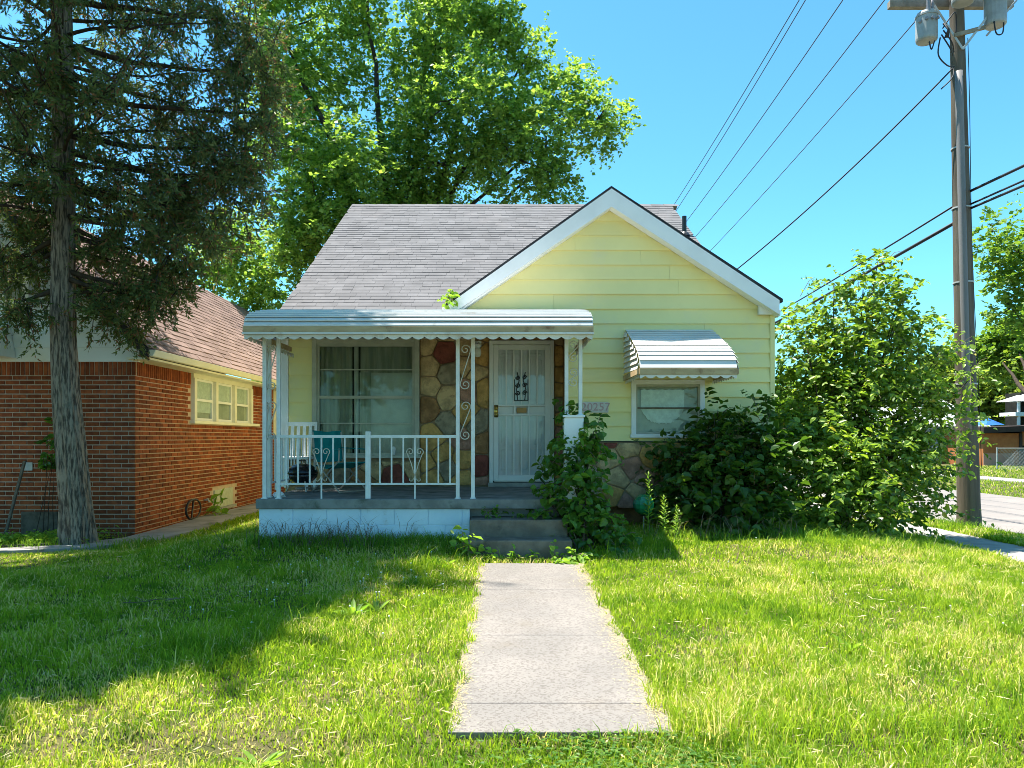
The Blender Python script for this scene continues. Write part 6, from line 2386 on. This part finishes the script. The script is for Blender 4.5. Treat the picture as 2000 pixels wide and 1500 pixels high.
# straw clippings on the edges of the walk
rg = np.random.default_rng(205)
n = 9000
y = rg.uniform(3.6, 7.8, n)
side = rg.random(n) < .38
x = np.where(side, PATH_X0 + np.abs(rg.normal(0, .04, n)), PATH_X1 - np.abs(rg.normal(0, .065, n)))
z = .02 * y + .0235
a = rg.uniform(0, 6.28, n)
P = np.stack([x, y, z + rg.uniform(0, .006, n)], 1)
d = np.stack([np.cos(a), np.sin(a), rg.uniform(-.02, .12, n)], 1)
v, f = leaves4(P, d, np.tile([0, 0, 1.], (n, 1)) + rg.normal(0, .2, (n, 3)), rg.uniform(.012, .038, n), rg.uniform(.0015, .0032, n))
tag(np_mesh('dry_clippings', v, f, 'straw'), 'dry grass clippings on the edges of the front walk', 'clippings', kind='stuff')

# clover below the end of the walk
rg = np.random.default_rng(206)
n = 1500
x = np.clip(rg.normal(.62, .30, n), -.2, 1.3)
y = rg.uniform(2.9, 3.54, n)
hgt = rg.uniform(.025, .075, n)
z = gz(x, y) + hgt
P, d, nn, L = [], [], [], []
for k in range(3):
    a = rg.uniform(0, 6.28, n) if k == 0 else a + 2.09
    P.append(np.stack([x, y, z], 1))
    d.append(np.stack([np.cos(a), np.sin(a), rg.uniform(-.1, .25, n)], 1))
    L.append(rg.uniform(.010, .021, n))
P, d, L = np.concatenate(P), np.concatenate(d), np.concatenate(L)
v, f = leaves6(P, d, np.tile([0, 0, 1.], (len(P), 1)) + rg.normal(0, .2, (len(P), 3)), L, L * .85, .1)
tag(np_mesh('clover_patch', v, f, 'clover'), 'clover leaves growing at the near end of the walk', 'clover', kind='stuff')

# white clover heads scattered over the lawn
rg = np.random.default_rng(207)
mb = MB()
x = np.concatenate([rg.normal(-1.4, .8, 55), rg.uniform(-4.2, 5, 25)])
y = np.concatenate([rg.normal(7.0, .7, 55), rg.uniform(4.2, 9.0, 25)])
ok = on_grass(x, y, .05)
for a, b in zip(x[ok], y[ok]):
    z = float(gz(a, b)) + rg.uniform(.045, .085)
    mb.lathe((a, b, z), [(.003, 0), (.008, .003), (.007, .009), (.002, .012)], 6)
    mb.tube([(a, b, z - .09), (a, b, z)], .0012, 4, False)
tag(mb.build('clover_flowers', 'flower'), 'tiny white clover heads dotted over the lawn', 'flowers', kind='stuff')


# low leafy cover in the bed round the conifer
rg = np.random.default_rng(209)
n = 2600
x = rg.uniform(-7.6, -5.5, n)
y = 9.42 + (np.abs(x + 5.5) < .9) * .3 + np.abs(rg.normal(0, .42, n))
P = np.stack([x, y, gz(x, y) + rg.uniform(.02, .16, n)], 1)
a = rg.uniform(0, 6.28, n)
d = np.stack([np.cos(a), np.sin(a), rg.uniform(-.2, .8, n)], 1)
ok = (y < 10.85)
v, f = leaves6(P[ok], d[ok], np.tile([0, 0, 1.], (int(ok.sum()), 1)) + rg.normal(0, .4, (int(ok.sum()), 3)), rg.uniform(.03, .085, int(ok.sum())), rg.uniform(.015, .035, int(ok.sum())))
tag(np_mesh('bed_cover', v, f, 'weed'), 'low green ground cover round the foot of the conifer', 'ground cover', kind='stuff')


# broad-leaved rosettes in the lawn
def rosette(label, px, py, Yg, nleaf, L0, seed, group='broad-leaved weeds in the lawn'):
    r = np.random.default_rng(seed)
    x = PX(px, Yg)
    z = float(gz(x, Yg))
    t = thing('lawn_weed', label, 'weed', (x, Yg, z), group)
    for i in range(nleaf):
        a = r.uniform(0, 6.28)
        el = r.uniform(.35, 1.3)
        L = L0 * r.uniform(.6, 1.2)
        P = np.array([[x + .01 * math.cos(a), Yg + .01 * math.sin(a), z]])
        d = np.array([[math.cos(a), math.sin(a), el]])
        v, f = leaves6(P, d, np.array([[-math.cos(a) * .5, -math.sin(a) * .5, 1.]]), np.array([L]), np.array([L * .22]))
        np_mesh('leaf', v, f, 'weed', t)


rosette('sunlit broad-leaved weed at the edge of the tree shade', 690, 1222, 5.75, 12, .17, 1)
rosette('broad-leaved weed beside the one at the shade edge', 735, 1216, 5.9, 10, .14, 2)
rosette('broad-leaved weed near the bottom edge left of the walk', 505, 1480, 3.35, 12, .12, 3)
rosette('broad-leaved weed close to the left edge of the walk', 865, 1090, 7.7, 9, .15, 4)
rosette('broad-leaved tuft in the dry right-hand lawn', 1660, 1300, 4.9, 9, .13, 5)
# fallen twig in the shaded lawn
mb = MB()
rg = np.random.default_rng(208)
x0, y0 = PX(280, 5.95), 5.95
z0 = float(gz(x0, y0)) + .075
limb(mb, (x0 - .16, y0, z0), (x0 + .18, y0 + .08, z0 + .02), .004, .002, rg, 6, 0, .06, 5)
for k in range(6):
    q = rg.uniform(-.18, .18)
    limb(mb, (x0 + q, y0 + .04, z0 + .01), (x0 + q + rg.uniform(-.1, .14), y0 + rg.uniform(-.1, .14), z0 + .02), .004, .002, rg, 3, 0, .05, 4)
tag(mb.build('fallen_twig', 'twig'), 'grey fallen twig lying in the shaded lawn', 'twig')
